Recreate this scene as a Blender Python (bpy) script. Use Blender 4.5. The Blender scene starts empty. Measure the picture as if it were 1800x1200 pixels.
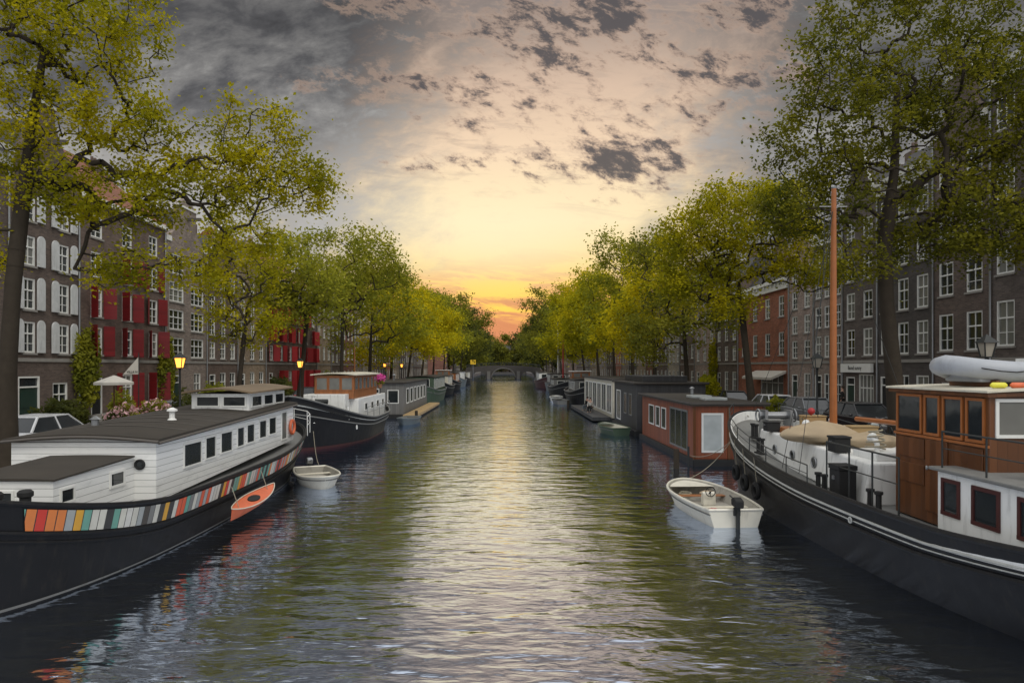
import bpy, bmesh, math, random
import numpy as np
from mathutils import Vector, Matrix
random.seed(7)
C = bpy.context.scene.collection
PI = math.pi
def lin(c):
    return tuple(((v/255)/12.92 if v/255 <= .04045 else ((v/255+.055)/1.055)**2.4) for v in c)
# ------------------------------------------------------------------ node helper
class NT:
    def __init__(s, nt): s.nt = nt; s.L = nt.links
    def n(s, t, **kw):
        n = s.nt.nodes.new(t)
        for k, v in kw.items(): setattr(n, k, v)
        return n
    def put(s, sock, v):
        if v is None: return
        if isinstance(v, bpy.types.NodeSocket): s.L.new(v, sock)
        else:
            if sock.type == 'RGBA' and hasattr(v, '__len__') and len(v) == 3: v = (*v, 1)
            sock.default_value = v
    def m(s, op, a, b=None, c=None, clamp=False):
        n = s.n('ShaderNodeMath', operation=op); n.use_clamp = clamp
        s.put(n.inputs[0], a); s.put(n.inputs[1], b)
        if c is not None: s.put(n.inputs[2], c)
        return n.outputs[0]
    def mix(s, f, a, b, mode='MIX'):
        n = s.n('ShaderNodeMixRGB', blend_type=mode)
        s.put(n.inputs[0], f); s.put(n.inputs[1], a); s.put(n.inputs[2], b)
        return n.outputs[0]
    def comb(s, x, y, z):
        n = s.n('ShaderNodeCombineXYZ')
        s.put(n.inputs[0], x); s.put(n.inputs[1], y); s.put(n.inputs[2], z)
        return n.outputs[0]
    def noise(s, vec, scale, detail=3, rough=.5, dist=0):
        n = s.n('ShaderNodeTexNoise'); s.put(n.inputs['Vector'], vec)
        n.inputs['Scale'].default_value = scale; n.inputs['Detail'].default_value = detail
        n.inputs['Roughness'].default_value = rough; n.inputs['Distortion'].default_value = dist
        return n.outputs['Fac']
    def ramp(s, f, stops, interp='LINEAR'):
        n = s.n('ShaderNodeValToRGB'); n.color_ramp.interpolation = interp
        e = n.color_ramp.elements
        while len(e) < len(stops): e.new(.5)
        for i, (p, c) in enumerate(stops):
            e[i].position = p
            if not hasattr(c, '__len__'): c = (c, c, c)
            e[i].color = (*c[:3], 1)
        s.put(n.inputs[0], f)
        return n.outputs[0]
    def sstep(s, v, a, b):
        n = s.n('ShaderNodeMapRange', interpolation_type='SMOOTHSTEP')
        s.put(n.inputs[0], v); n.inputs[1].default_value = a; n.inputs[2].default_value = b
        return n.outputs[0]
    def bump(s, h, st=.3, d=.02):
        n = s.n('ShaderNodeBump'); n.inputs['Strength'].default_value = st; n.inputs['Distance'].default_value = d
        s.put(n.inputs['Height'], h); return n.outputs[0]
def newmat(name):
    m = bpy.data.materials.new(name); m.use_nodes = True
    t = NT(m.node_tree); b = m.node_tree.nodes['Principled BSDF']
    return m, t, b
def mat(name, col, rough=.6, metal=0, var=.25, sc=3, bump=.15, dirt=.0, emit=None, spec=.5):
    m, t, b = newmat(name)
    g = t.n('ShaderNodeTexCoord').outputs['Object']
    n1 = t.noise(g, sc, 5, .6)
    dark = tuple(c*(1-var) for c in col); lite = tuple(min(1, c*(1+var*.6)) for c in col)
    c = t.mix(n1, dark, lite)
    if dirt:
        mp = t.n('ShaderNodeMapping'); mp.inputs['Scale'].default_value = (3, 3, .5); t.L.new(g, mp.inputs[0])
        d = t.sstep(t.noise(mp.outputs[0], 2.2, 6, .65), .5, .75)
        c = t.mix(t.m('MULTIPLY', d, dirt), c, (.06, .05, .035))
    t.put(b.inputs['Base Color'], c)
    t.put(b.inputs['Roughness'], t.m('ADD', rough-.1, t.m('MULTIPLY', n1, .2)))
    b.inputs['Metallic'].default_value = metal; b.inputs['Specular IOR Level'].default_value = spec
    if bump: t.put(b.inputs['Normal'], t.bump(t.noise(g, sc*6, 3), bump, .01))
    if emit:
        t.put(b.inputs['Emission Color'], emit[0]); b.inputs['Emission Strength'].default_value = emit[1]
    return m
def brick(name, col, mortar=(.25, .23, .2), var=.35):
    m, t, b = newmat(name)
    g = t.n('ShaderNodeTexCoord').outputs['Object']
    s = t.n('ShaderNodeSeparateXYZ'); t.L.new(g, s.inputs[0])
    v = t.comb(t.m('ADD', s.outputs[1], s.outputs[0]), s.outputs[2], 0)
    bt = t.n('ShaderNodeTexBrick'); t.put(bt.inputs['Vector'], v)
    bt.inputs['Scale'].default_value = 1; bt.inputs['Brick Width'].default_value = .24
    bt.inputs['Row Height'].default_value = .075; bt.inputs['Mortar Size'].default_value = .008
    t.put(bt.inputs['Color1'], tuple(c*(1-var) for c in col)); t.put(bt.inputs['Color2'], tuple(c*(1+var*.5) for c in col))
    t.put(bt.inputs['Mortar'], tuple(.5*c+.3*k for c, k in zip(col, mortar)))
    n1 = t.noise(g, .7, 5, .65)
    c = t.mix(t.m('MULTIPLY', t.sstep(n1, .4, .7), .55), bt.outputs[0], tuple(k*.4 for k in col))
    t.put(b.inputs['Base Color'], c); b.inputs['Roughness'].default_value = .85
    t.put(b.inputs['Normal'], t.bump(bt.outputs['Fac'], .3, .01))
    return m
def planks(name, col, pitch=.14, axis=2, rough=.5, dirt=.2, var=.2, gap=.1):
    m, t, b = newmat(name)
    g = t.n('ShaderNodeTexCoord').outputs['Object']
    s = t.n('ShaderNodeSeparateXYZ'); t.L.new(g, s.inputs[0])
    a = s.outputs[2] if axis == 2 else (t.m('ADD', s.outputs[0], s.outputs[1]) if axis == 'v' else s.outputs[axis])
    q = t.m('DIVIDE', a, pitch); fr = t.m('FRACT', q)
    line = t.m('LESS_THAN', fr, gap)
    w = t.n('ShaderNodeTexWhiteNoise', noise_dimensions='1D'); t.put(w.inputs['W'], t.m('FLOOR', q))
    c = t.mix(w.outputs['Value'], tuple(k*(1-var) for k in col), col)
    mp = t.n('ShaderNodeMapping'); mp.inputs['Scale'].default_value = (2, 2, .6) if axis == 'v' else (.6, .6, 2); t.L.new(g, mp.inputs[0])
    n1 = t.noise(mp.outputs[0], 3, 6, .7)
    c = t.mix(t.m('MULTIPLY', t.sstep(n1, .5, .8), dirt), c, tuple(k*.3 for k in col))
    c = t.mix(t.m('MULTIPLY', line, .7), c, tuple(k*.25 for k in col))
    t.put(b.inputs['Base Color'], c); b.inputs['Roughness'].default_value = rough
    t.put(b.inputs['Normal'], t.bump(fr, .5, .015))
    return m
def glassmat(name, col, rough=.06):
    m, t, b = newmat(name)
    g = t.n('ShaderNodeTexCoord').outputs['Object']
    n1 = t.noise(g, 1.3, 2)
    t.put(b.inputs['Base Color'], t.mix(n1, tuple(k*.5 for k in col), tuple(k*1.5 for k in col)))
    b.inputs['Roughness'].default_value = rough; b.inputs['IOR'].default_value = 1.6
    t.put(b.inputs['Normal'], t.bump(n1, .12, .05))
    return m
def leafmat(name, c1, c2, trans=.48):
    m = bpy.data.materials.new(name); m.use_nodes = True
    t = NT(m.node_tree); m.node_tree.nodes.clear()
    out = t.n('ShaderNodeOutputMaterial')
    g = t.n('ShaderNodeTexCoord').outputs['Object']
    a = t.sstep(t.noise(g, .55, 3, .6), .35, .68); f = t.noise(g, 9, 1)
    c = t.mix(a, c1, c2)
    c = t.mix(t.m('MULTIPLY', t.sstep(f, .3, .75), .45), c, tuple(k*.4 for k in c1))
    d = t.n('ShaderNodeBsdfDiffuse'); t.put(d.inputs[0], c)
    tr = t.n('ShaderNodeBsdfTranslucent'); t.put(tr.inputs[0], t.mix(1, c, (1, 1, .5), 'MULTIPLY'))
    mx = t.n('ShaderNodeMixShader'); mx.inputs[0].default_value = trans
    t.L.new(d.outputs[0], mx.inputs[1]); t.L.new(tr.outputs[0], mx.inputs[2])
    t.L.new(mx.outputs[0], out.inputs[0])
    return m
M = {}
M['black'] = mat('black_paint', (.011, .011, .012), .5, var=.3, bump=.08, dirt=.25, spec=.25)
M['blackmatt'] = mat('black_matt', (.018, .018, .018), .7, spec=.3)
M['rubber'] = mat('rubber', (.015, .015, .015), .8, spec=.3)
M['white'] = mat('white_paint', (.75, .75, .72), .45, var=.08, bump=.05, dirt=.35)
M['wframe'] = mat('white_frame', (.72, .72, .68), .5, var=.1, bump=0)
M['stripew'] = mat('stripe_white', (.5, .5, .46), .5, var=.2, bump=0, dirt=.3)
M['cream'] = mat('cream_paint', (.6, .56, .45), .5, var=.12, dirt=.3)
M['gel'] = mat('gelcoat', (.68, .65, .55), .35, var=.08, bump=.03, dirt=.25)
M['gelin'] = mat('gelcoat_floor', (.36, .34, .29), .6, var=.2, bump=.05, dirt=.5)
M['siding'] = planks('white_siding', (.82, .82, .79), .165, 2, .5, .38, .1, .1)
M['roofdark'] = mat('bitumen_roof', (.048, .041, .033), .85, var=.5, sc=1.5, bump=.3, spec=.3, dirt=.3)
M['roofbrown'] = mat('brown_roof', (.2, .14, .08), .7, var=.35, sc=2)
M['trim'] = mat('roof_trim', (.08, .07, .06), .6)
M['varnish'] = planks('varnished_wood', (.155, .058, .02), .19, 'v', .3, .45, .35, .04)
M['varnish2'] = planks('pale_varnished_wood', (.34, .125, .04), .19, 'v', .3, .3, .25, .04)
M['mastwood'] = mat('mast_wood', (.34, .11, .025), .4, var=.3, sc=5)
M['redwood'] = planks('red_brown_boards', (.25, .065, .022), .16, 'v', .6, .4, .35, .07)
M['decky'] = planks('deck_boards', (.42, .28, .12), .14, 1, .6, .3, .25, .08)
M['greydeck'] = mat('grey_deck', (.17, .17, .16), .7, var=.3, dirt=.3)
M['darkboards'] = planks('dark_boards', (.045, .045, .046), .16, 'v', .6, .3, .3, .08)
M['greyboards'] = planks('grey_boards', (.17, .165, .155), .16, 'v', .6, .3, .25, .08)
M['greenhull'] = mat('green_hull', (.05, .085, .05), .5, dirt=.3)
M['glass'] = glassmat('dark_glass', (.02, .024, .026))
M['glassl'] = glassmat('curtained_glass', (.16, .16, .145), .12)
M['frost'] = glassmat('frosted_glass', (.42, .45, .44), .35)
M['orange'] = mat('orange_plastic', (.66, .14, .05), .5, var=.2, dirt=.3)
M['yellow'] = mat('yellow_plastic', (.7, .65, .05), .45)
M['green'] = mat('green_plastic', (.15, .6, .2), .45)
M['red'] = mat('red_paint', (.34, .018, .022), .5, var=.2)
M['darkred'] = mat('dark_red_paint', (.06, .012, .01), .5)
M['metal'] = mat('grey_metal', (.32, .33, .34), .4, .8)
M['iron'] = mat('dark_iron', (.03, .033, .032), .5, .3)
M['canvas'] = mat('canvas', (.36, .28, .18), .85, var=.25, sc=2, bump=.4)
M['rib'] = mat('grey_inflatable', (.36, .38, .41), .5, var=.12, dirt=.2)
M['stone'] = mat('stone', (.26, .245, .22), .8, var=.3, bump=.3)
M['tile'] = planks('orange_tile_roof', (.22, .075, .03), .3, 2, .8, .5, .3, .12)
M['slate'] = planks('slate_roof', (.05, .048, .05), .25, 2, .7, .3, .3, .1)
M['bark'] = mat('bark', (.045, .036, .026), .9, var=.45, sc=4, bump=.8, spec=.2)
M['rope'] = mat('rope', (.3, .27, .2), .9)
M['pink'] = mat('pink_petals', (.75, .1, .4), .7, var=.4, sc=9)
M['pale'] = mat('pale_petals', (.75, .45, .45), .7, var=.3, sc=9)
M['pot'] = mat('clay_pot', (.3, .14, .07), .8)
M['cloth'] = mat('white_cloth', (.55, .52, .46), .8, var=.15)
M['lamp'] = mat('lit_lamp_glass', (.9, .5, .1), .5, var=0, bump=0, emit=((1, .38, .05), 2.6))
M['unlit'] = mat('unlit_lamp_glass', (.35, .32, .26), .3)
M['skin'] = mat('skin', (.5, .3, .22), .6, var=.1)
M['hair'] = mat('hair', (.04, .025, .015), .7)
M['shgrey'] = mat('pale_shutter', (.55, .56, .55), .6, dirt=.3)
M['shutterred'] = planks('red_shutter', (.2, .009, .012), .2, 2, .5, .3, .3, .06)
M['doorgreen'] = mat('door_green', (.015, .04, .03), .4)
M['tail'] = mat('tail_light', (.4, .01, .01), .3)
M['teal'] = mat('blue_grey_paint', (.13, .16, .17), .5, dirt=.2)
def stripmat():
    m, t, b = newmat('coloured_boards')
    g = t.n('ShaderNodeTexCoord').outputs['Object']
    s = t.n('ShaderNodeSeparateXYZ'); t.L.new(g, s.inputs[0])
    q = t.m('DIVIDE', s.outputs[1], .19)
    w = t.n('ShaderNodeTexWhiteNoise', noise_dimensions='1D'); t.put(w.inputs['W'], t.m('FLOOR', q))
    cols = [(.72, .1, .03), (.66, .64, .55), (.2, .2, .19), (.7, .36, .03), (.68, .66, .6), (.6, .035, .02), (.14, .36, .28), (.03, .03, .03), (.7, .2, .04), (.36, .38, .37), (.62, .6, .52), (.06, .05, .04)]
    c = t.ramp(w.outputs['Value'], [(i/len(cols), k) for i, k in enumerate(cols)], 'CONSTANT')
    c = t.mix(t.m('LESS_THAN', t.m('FRACT', q), .1), c, (.02, .02, .02))
    c = t.mix(t.m('MULTIPLY', t.noise(g, 6, 4), .3), c, (.1, .085, .07))
    t.put(b.inputs['Base Color'], c); b.inputs['Roughness'].default_value = .6
    return m
M['strip'] = stripmat()
BR = {k: brick('brick_'+k, c) for k, c in dict(
    brown=(.14, .095, .074), darkbrown=(.115, .082, .066), orange=(.33, .11, .055), greybrown=(.27, .215, .18), black=(.07, .06, .055),
    red=(.2, .08, .055), pinkgrey=(.37, .28, .235), tan=(.32, .24, .165), umber=(.11, .086, .074), cream=(.42, .37, .3)).items()}
# ------------------------------------------------------------------ mesh helpers
BASE = {}
class MB:
    def __init__(s): s.v = []; s.f = []
    def add(s, vs, fs):
        o = len(s.v); s.v += [tuple(p) for p in vs]; s.f += [tuple(i+o for i in f) for f in fs]; return s
    def quad(s, a, b, c, d): return s.add([a, b, c, d], [(0, 1, 2, 3)])
    def box(s, x0, y0, z0, x1, y1, z1):
        return s.add([(x0,y0,z0),(x1,y0,z0),(x1,y1,z0),(x0,y1,z0),(x0,y0,z1),(x1,y0,z1),(x1,y1,z1),(x0,y1,z1)],
                     [(0,3,2,1),(4,5,6,7),(0,1,5,4),(1,2,6,5),(2,3,7,6),(3,0,4,7)])
    def prism(s, pts, axis, a, b):
        n = len(pts)
        def P(p, k): return {'x': (k, p[0], p[1]), 'y': (p[0], k, p[1]), 'z': (p[0], p[1], k)}[axis]
        return s.add([P(p, a) for p in pts]+[P(p, b) for p in pts],
                     [tuple(range(n)), tuple(range(2*n-1, n-1, -1))]+[(i, (i+1) % n, n+(i+1) % n, n+i) for i in range(n)])
    def tube(s, pts, r, n=8, closed=False):
        pts = [Vector(p) for p in pts]; N = len(pts)
        rs = r if hasattr(r, '__len__') else [r]*N
        vs = []; prev = None
        for i, p in enumerate(pts):
            if closed: d = pts[(i+1) % N]-pts[i-1]
            else: d = pts[min(i+1, N-1)]-pts[max(i-1, 0)]
            if d.length < 1e-9: d = Vector((0, 0, 1))
            d.normalize()
            ref = prev if prev is not None else (Vector((0, 0, 1)) if abs(d.z) < .9 else Vector((1, 0, 0)))
            a = d.cross(ref)
            if a.length < 1e-4: a = d.cross(Vector((1, 0, 0)))
            a.normalize(); b2 = a.cross(d).normalized(); prev = b2
            for k in range(n):
                t = 2*PI*k/n; vs.append(p+(a*math.cos(t)+b2*math.sin(t))*rs[i])
        fs = []
        for i in range(N if closed else N-1):
            j = (i+1) % N
            for k in range(n): fs.append((i*n+k, i*n+(k+1) % n, j*n+(k+1) % n, j*n+k))
        if not closed: fs += [tuple(range(n-1, -1, -1)), tuple(range((N-1)*n, N*n))]
        return s.add(vs, fs)
    def lathe(s, cx, cy, prof, n=16):
        vs = []; fs = []
        for r, z in prof:
            for k in range(n): vs.append((cx+r*math.cos(2*PI*k/n), cy+r*math.sin(2*PI*k/n), z))
        for i in range(len(prof)-1):
            for k in range(n): fs.append((i*n+k, i*n+(k+1) % n, (i+1)*n+(k+1) % n, (i+1)*n+k))
        fs += [tuple(range(n-1, -1, -1)), tuple(range((len(prof)-1)*n, len(prof)*n))]
        return s.add(vs, fs)
    def ring(s, c, R, r, axis='x', n=20, m=8):
        pts = []
        for k in range(n):
            a = 2*PI*k/n; u, w = R*math.cos(a), R*math.sin(a)
            pts.append((c[0], c[1]+u, c[2]+w) if axis == 'x' else (c[0]+u, c[1], c[2]+w) if axis == 'y' else (c[0]+u, c[1]+w, c[2]))
        return s.tube(pts, r, m, True)
    def disc(s, c, R, th, axis='x', n=20):
        a, b = list(c), list(c); i = 'xyz'.index(axis); a[i] -= th/2; b[i] += th/2
        return s.tube([a, b], R, n)
    def blob(s, c, r, amp=.12, seed=0, n=14):
        rnd = random.Random(seed); ph = [rnd.uniform(0, 6) for _ in range(6)]
        vs = []; fs = []
        for i in range(n+1):
            th = PI*i/n
            for k in range(2*n):
                a = PI*k/n; d = Vector((math.sin(th)*math.cos(a), math.sin(th)*math.sin(a), math.cos(th)))
                q = 1+amp*(math.sin(3*d.x*2+ph[0])+math.sin(4*d.y*2+ph[1])+math.sin(5*d.z+ph[2])+.6*math.sin(9*d.x+7*d.y+ph[3]))*.5
                vs.append((c[0]+d.x*r[0]*q, c[1]+d.y*r[1]*q, c[2]+d.z*r[2]*q))
        for i in range(n):
            for k in range(2*n): fs.append((i*2*n+k, (i+1)*2*n+k, (i+1)*2*n+(k+1) % (2*n), i*2*n+(k+1) % (2*n)))
        return s.add(vs, fs)
    def mesh(s, name, base=(0, 0, 0), m=None, smooth=False):
        me = bpy.data.meshes.new(name)
        me.from_pydata([(p[0]-base[0], p[1]-base[1], p[2]-base[2]) for p in s.v], [], s.f)
        bm = bmesh.new(); bm.from_mesh(me); bmesh.ops.recalc_face_normals(bm, faces=bm.faces); bm.to_mesh(me); bm.free()
        if smooth:
            me.polygons.foreach_set('use_smooth', [True]*len(me.polygons))
            try: me.set_sharp_from_angle(angle=math.radians(40))
            except Exception: pass
        if m: me.materials.append(m)
        return me
    def build(s, name, m, parent=None, bevel=0, smooth=False, label=None):
        base = BASE.get(parent.name, (0, 0, 0)) if parent else (0, 0, 0)
        me = s.mesh(name, base, m, smooth)
        o = bpy.data.objects.new(name, me); C.objects.link(o)
        if parent: o.parent = parent; BASE[o.name] = base
        if bevel:
            b = o.modifiers.new('bevel', 'BEVEL'); b.width = bevel; b.segments = 2; b.limit_method = 'ANGLE'
        if label: o['label'] = label
        return o
def tag(o, label, cat, group=None):
    o['label'] = label; o['category'] = cat
    if group: o['group'] = group
    return o
def thing(name, label, cat, loc=(0, 0, 0), rz=0, group=None, local=False):
    o = bpy.data.objects.new(name, None); C.objects.link(o); o.empty_display_size = .3
    o.location = loc; o.rotation_euler = (0, 0, rz)
    BASE[o.name] = (0, 0, 0) if local else tuple(loc)
    return tag(o, label, cat, group)
def struct(o): o['kind'] = 'structure'; return o
def dup(root, loc, rz=0, label=None):
    r = root.copy(); C.objects.link(r); r.location = loc; r.rotation_euler = (0, 0, rz)
    if label: r['label'] = label
    for ch in list(root.children):
        c = ch.copy(); C.objects.link(c); c.parent = r
        for g in list(ch.children):
            d = g.copy(); C.objects.link(d); d.parent = c
    return r
def textmesh(txt, size, name, m, parent, loc, rot):
    cu = bpy.data.curves.new('t', 'FONT'); cu.body = txt; cu.size = size; cu.align_x = 'CENTER'; cu.align_y = 'CENTER'; cu.extrude = .004
    to = bpy.data.objects.new('t', cu); C.objects.link(to)
    bpy.context.view_layer.update()
    me = bpy.data.meshes.new_from_object(to.evaluated_get(bpy.context.evaluated_depsgraph_get()))
    bpy.data.objects.remove(to); me.name = name
    me.materials.clear(); me.materials.append(m)
    o = bpy.data.objects.new(name, me); C.objects.link(o); o.parent = parent
    b = BASE[parent.name]; o.location = (loc[0]-b[0], loc[1]-b[1], loc[2]-b[2]); o.rotation_euler = rot
    return o
def pwin(parent, ax, c, a0, a1, z0, z1, out, fm=None, gm=None, t=.05, mull=0, rows=0, name='window'):
    fm = fm or M['wframe']; gm = gm or M['glass']
    def B(mb, a, b, za, zb, d0, d1):
        p, q = sorted((c+out*d0, c+out*d1))
        if ax == 'x': mb.box(p, a, za, q, b, zb)
        else: mb.box(a, p, za, b, q, zb)
    f = MB(); a0, a1 = sorted((a0, a1))
    B(f, a0, a1, z1-t, z1, -.01, .03); B(f, a0, a1, z0, z0+t, -.01, .035)
    B(f, a0, a0+t, z0+t, z1-t, -.01, .03); B(f, a1-t, a1, z0+t, z1-t, -.01, .03)
    for k in range(mull):
        x = a0+(a1-a0)*(k+1)/(mull+1); B(f, x-t*.35, x+t*.35, z0+t, z1-t, -.01, .026)
    for k in range(rows):
        z = z0+(z1-z0)*(k+1)/(rows+1); B(f, a0+t, a1-t, z-t*.3, z+t*.3, -.01, .023)
    w = f.build(name, fm, parent)
    g = MB(); B(g, a0+t*.5, a1-t*.5, z0+t*.5, z1-t*.5, -.02, .008); g.build('pane', gm, w)
    return w
# ------------------------------------------------------------------ hulls
class Hull:
    def __init__(s, ya, yb, B, cx, zs, pa=2.6, pb=2.6, ra=.6, rb=.6, wl=.9, ex=.6, transom=False, kd=.6):
        s.ya, s.yb, s.B, s.pa, s.pb, s.ra, s.rb, s.wl, s.ex, s.tr, s.kd = ya, yb, B, pa, pb, ra, rb, wl, ex, transom, kd
        s.cx = cx if callable(cx) else (lambda t: cx); s.zs = zs if callable(zs) else (lambda t: zs)
    def S(s, t):
        k = 2*t-1
        if s.tr and k < 0: return 1-.22*k*k
        return max(0, 1-abs(k)**(s.pa if k < 0 else s.pb))**s.ex
    def pt(s, t, f, side, off=0, inset=0):
        w = s.B*s.S(t); fp = max(f, 0)
        w *= s.wl+(1-s.wl)*min(fp, 1)
        if f < 0: w *= 1+f*.4
        y = (s.ya+s.ra*(1-fp))+(s.yb-s.rb*(1-fp)-s.ya-s.ra*(1-fp))*t
        y += off*(2*t-1)**9
        z = s.zs(t)*f if f >= 0 else f*s.kd
        w = max(0, w+off-inset) if s.S(t) > .02 else max(0, off)
        if inset: y -= inset*(2*t-1)**9
        return (s.cx(t)+side*w, y, z)
    def ts(s, n=44, t0=0, t1=1):
        a = [(.5-.5*math.cos(PI*k/n)) for k in range(n+1)]
        if s.tr: a = [k/n if k/n < .5 else .5+.5*math.sin((k/n-.5)*PI) for k in range(n+1)]
        return [t for t in a if t0 <= t <= t1]
    def sheet(s, mb, f0, f1, off=0, t0=0, t1=1, sides=(-1, 1), n=44, inset=0):
        T = s.ts(n, t0, t1)
        for sd in sides:
            for a, b in zip(T, T[1:]): mb.quad(s.pt(a, f0, sd, off, inset), s.pt(b, f0, sd, off, inset), s.pt(b, f1, sd, off, inset), s.pt(a, f1, sd, off, inset))
    def band(s, mb, d0, d1, off, t0=0, t1=1, sides=(-1, 1), n=60):
        T = s.ts(n, t0, t1)
        for sd in sides:
            for a, b in zip(T, T[1:]):
                fa, fb = (1-d0/s.zs(a), 1-d1/s.zs(a)), (1-d0/s.zs(b), 1-d1/s.zs(b))
                mb.quad(s.pt(a, fa[1], sd, off), s.pt(b, fb[1], sd, off), s.pt(b, fb[0], sd, off), s.pt(a, fa[0], sd, off))
    def drail(s, mb, d, r, off, t0=0, t1=1, sides=(-1, 1), n=44, m=6):
        for sd in sides: mb.tube([s.pt(t, 1-d/s.zs(t), sd, off) for t in s.ts(n, t0, t1)], r, m)
    def shell(s, mb, n=44):
        fs = [-1, -.5, 0, .15, .3, .45, .6, .75, .9, 1]
        for a, b in zip(fs, fs[1:]): s.sheet(mb, a, b, n=n)
        T = s.ts(n)
        for a, b in zip(T, T[1:]): mb.quad(s.pt(a, -1, -1), s.pt(b, -1, -1), s.pt(b, -1, 1), s.pt(a, -1, 1))
        if s.tr:
            for a, b in zip(fs, fs[1:]): mb.quad(s.pt(0, a, -1), s.pt(0, a, 1), s.pt(0, b, 1), s.pt(0, b, -1))
    def deck(s, mb, drop=.3, inset=.06, n=44, rise=0):
        T = s.ts(n)
        def q(t, sd):
            p = s.pt(t, 1, sd, 0, inset); return (p[0], p[1], p[2]-drop)
        for a, b in zip(T, T[1:]): mb.quad(q(a, -1), q(b, -1), q(b, 1), q(a, 1))
    def inner(s, mb, drop=.3, inset=.06, n=44):
        T = s.ts(n)
        for sd in (-1, 1):
            for a, b in zip(T, T[1:]):
                A, Bp = s.pt(a, 1, sd, 0, inset), s.pt(b, 1, sd, 0, inset)
                mb.quad(A, Bp, (Bp[0], Bp[1], Bp[2]-drop), (A[0], A[1], A[2]-drop))
                mb.quad(A, Bp, s.pt(b, 1, sd), s.pt(a, 1, sd))
    def rail(s, mb, f, r, off=.0, t0=0, t1=1, dz=0, n=44, sides=(-1, 1), m=6):
        T = s.ts(n, t0, t1)
        for sd in sides: mb.tube([tuple(Vector(s.pt(t, f, sd, off))+Vector((0, 0, dz))) for t in T], r, m)
    def tilt_t(s, y): return (y-s.ya)/(s.yb-s.ya)
def rail_posts(parent, pts, h, r=.018, mid=True, mt=None, name='railing'):
    mb = MB()
    for p in pts: mb.tube([p, (p[0], p[1], p[2]+h)], r, 6)
    mb.tube([(p[0], p[1], p[2]+h) for p in pts], r*1.1, 6)
    if mid: mb.tube([(p[0], p[1], p[2]+h*.55) for p in pts], r*.7, 6)
    return mb.build(name, mt or M['iron'], parent)
# ================================================================== CAMERA
cam = bpy.data.cameras.new('camera'); co = bpy.data.objects.new('camera', cam); C.objects.link(co)
co.location = (0, 0, 4.5); co.rotation_euler = (PI/2, 0, 0)
cam.lens = 24; cam.sensor_width = 36; cam.shift_x = 15/1800; cam.shift_y = 45/1800
cam.clip_end = 6000; cam.clip_start = .1
bpy.context.scene.camera = co
bpy.context.scene.view_settings.view_transform = 'Standard'
bpy.context.scene.view_settings.look = 'None'
# ================================================================== WORLD
W = bpy.data.worlds.new("World"); bpy.context.scene.world = W; W.use_nodes = True
t = NT(W.node_tree); bg = W.node_tree.nodes['Background']
SUN_EL, SUN_AZ = math.radians(50), math.radians(150)
tc = t.n('ShaderNodeTexCoord').outputs['Generated']
sp = t.n('ShaderNodeSeparateXYZ'); t.L.new(tc, sp.inputs[0])
X, Y, Z = sp.outputs
ym = t.m('MAXIMUM', Y, .12)
u = t.m('DIVIDE', X, ym); v = t.m('DIVIDE', t.m('MAXIMUM', Z, 0.0), ym)
def PU(px): return (px-885)/1200
def PV(py): return (645-py)/1200
warm = t.ramp(t.m('DIVIDE', v, .56), [(0, lin((200, 130, 96))), (PV(560)/.56, lin((236, 150, 100))), (PV(520)/.56, lin((255, 190, 84))), (PV(465)/.56, lin((255, 220, 130))),
      (PV(390)/.56, lin((255, 232, 184))), (PV(270)/.56, lin((250, 220, 186))), (PV(150)/.56, lin((220, 192, 168))), (PV(20)/.56, lin((156, 142, 134)))])
sv = t.comb(t.m('MULTIPLY', u, 1.2), t.m('ADD', t.m('MULTIPLY', v, 7.5), t.m('MULTIPLY', u, .5)), 0)
st = t.noise(sv, 6.5, 9, .68, .5)
low = t.sstep(v, .2, .07)
# streaky orange cloud bands low over the canal
warm = t.mix(t.m('MULTIPLY', t.m('MULTIPLY', t.sstep(st, .46, .58), low), .8), warm, lin((222, 142, 92)))
warm = t.mix(t.m('MULTIPLY', t.m('MULTIPLY', t.sstep(st, .58, .68), low), .5), warm, lin((176, 124, 104)))
warm = t.mix(t.m('MULTIPLY', t.m('MULTIPLY', t.sstep(st, .5, .66), t.sstep(v, .12, .3)), .5), warm, lin((190, 168, 150)))
core = t.m('MULTIPLY', t.sstep(t.m('ABSOLUTE', t.m('SUBTRACT', u, .01)), .2, .0), t.m('MULTIPLY', t.sstep(v, .05, .09), t.sstep(v, .16, .115)))
warm = t.mix(t.m('MULTIPLY', core, t.sstep(st, .56, .42)), warm, (1.15, .72, .08))
bu = t.m('DIVIDE', t.m('ADD', u, .03), .23); bv = t.m('DIVIDE', t.m('SUBTRACT', v, .2), .075)
burst = t.m('EXPONENT', t.m('MULTIPLY', t.m('ADD', t.m('MULTIPLY', bu, bu), t.m('MULTIPLY', bv, bv)), -1))
warm = t.mix(t.m('MULTIPLY', burst, .75), warm, (1.12, .93, .6))
diag = t.comb(t.m('ADD', t.m('MULTIPLY', u, 1.5), t.m('MULTIPLY', v, 1.0)), t.m('SUBTRACT', t.m('MULTIPLY', v, 3.0), t.m('MULTIPLY', u, .9)), 0)
g1 = t.noise(diag, 2.3, 8, .6, .5)
g2 = t.noise(diag, 9, 8, .68, .3)
gs = t.m('ADD', t.m('MULTIPLY', g1, .6), t.m('MULTIPLY', g2, .4))
grey = t.ramp(gs, [(.36, lin((64, 63, 63))), (.46, lin((94, 93, 94))), (.56, lin((136, 134, 132))), (.68, lin((184, 182, 178)))])
grey = t.mix(t.m('MULTIPLY', t.sstep(v, .42, .22), .55), grey, lin((210, 206, 200)))
grey = t.mix(t.m('MULTIPLY', t.sstep(v, .36, .54), .45), grey, lin((68, 67, 67)))
uc = t.m('ADD', -.05, t.m('MULTIPLY', v, .38))
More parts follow.
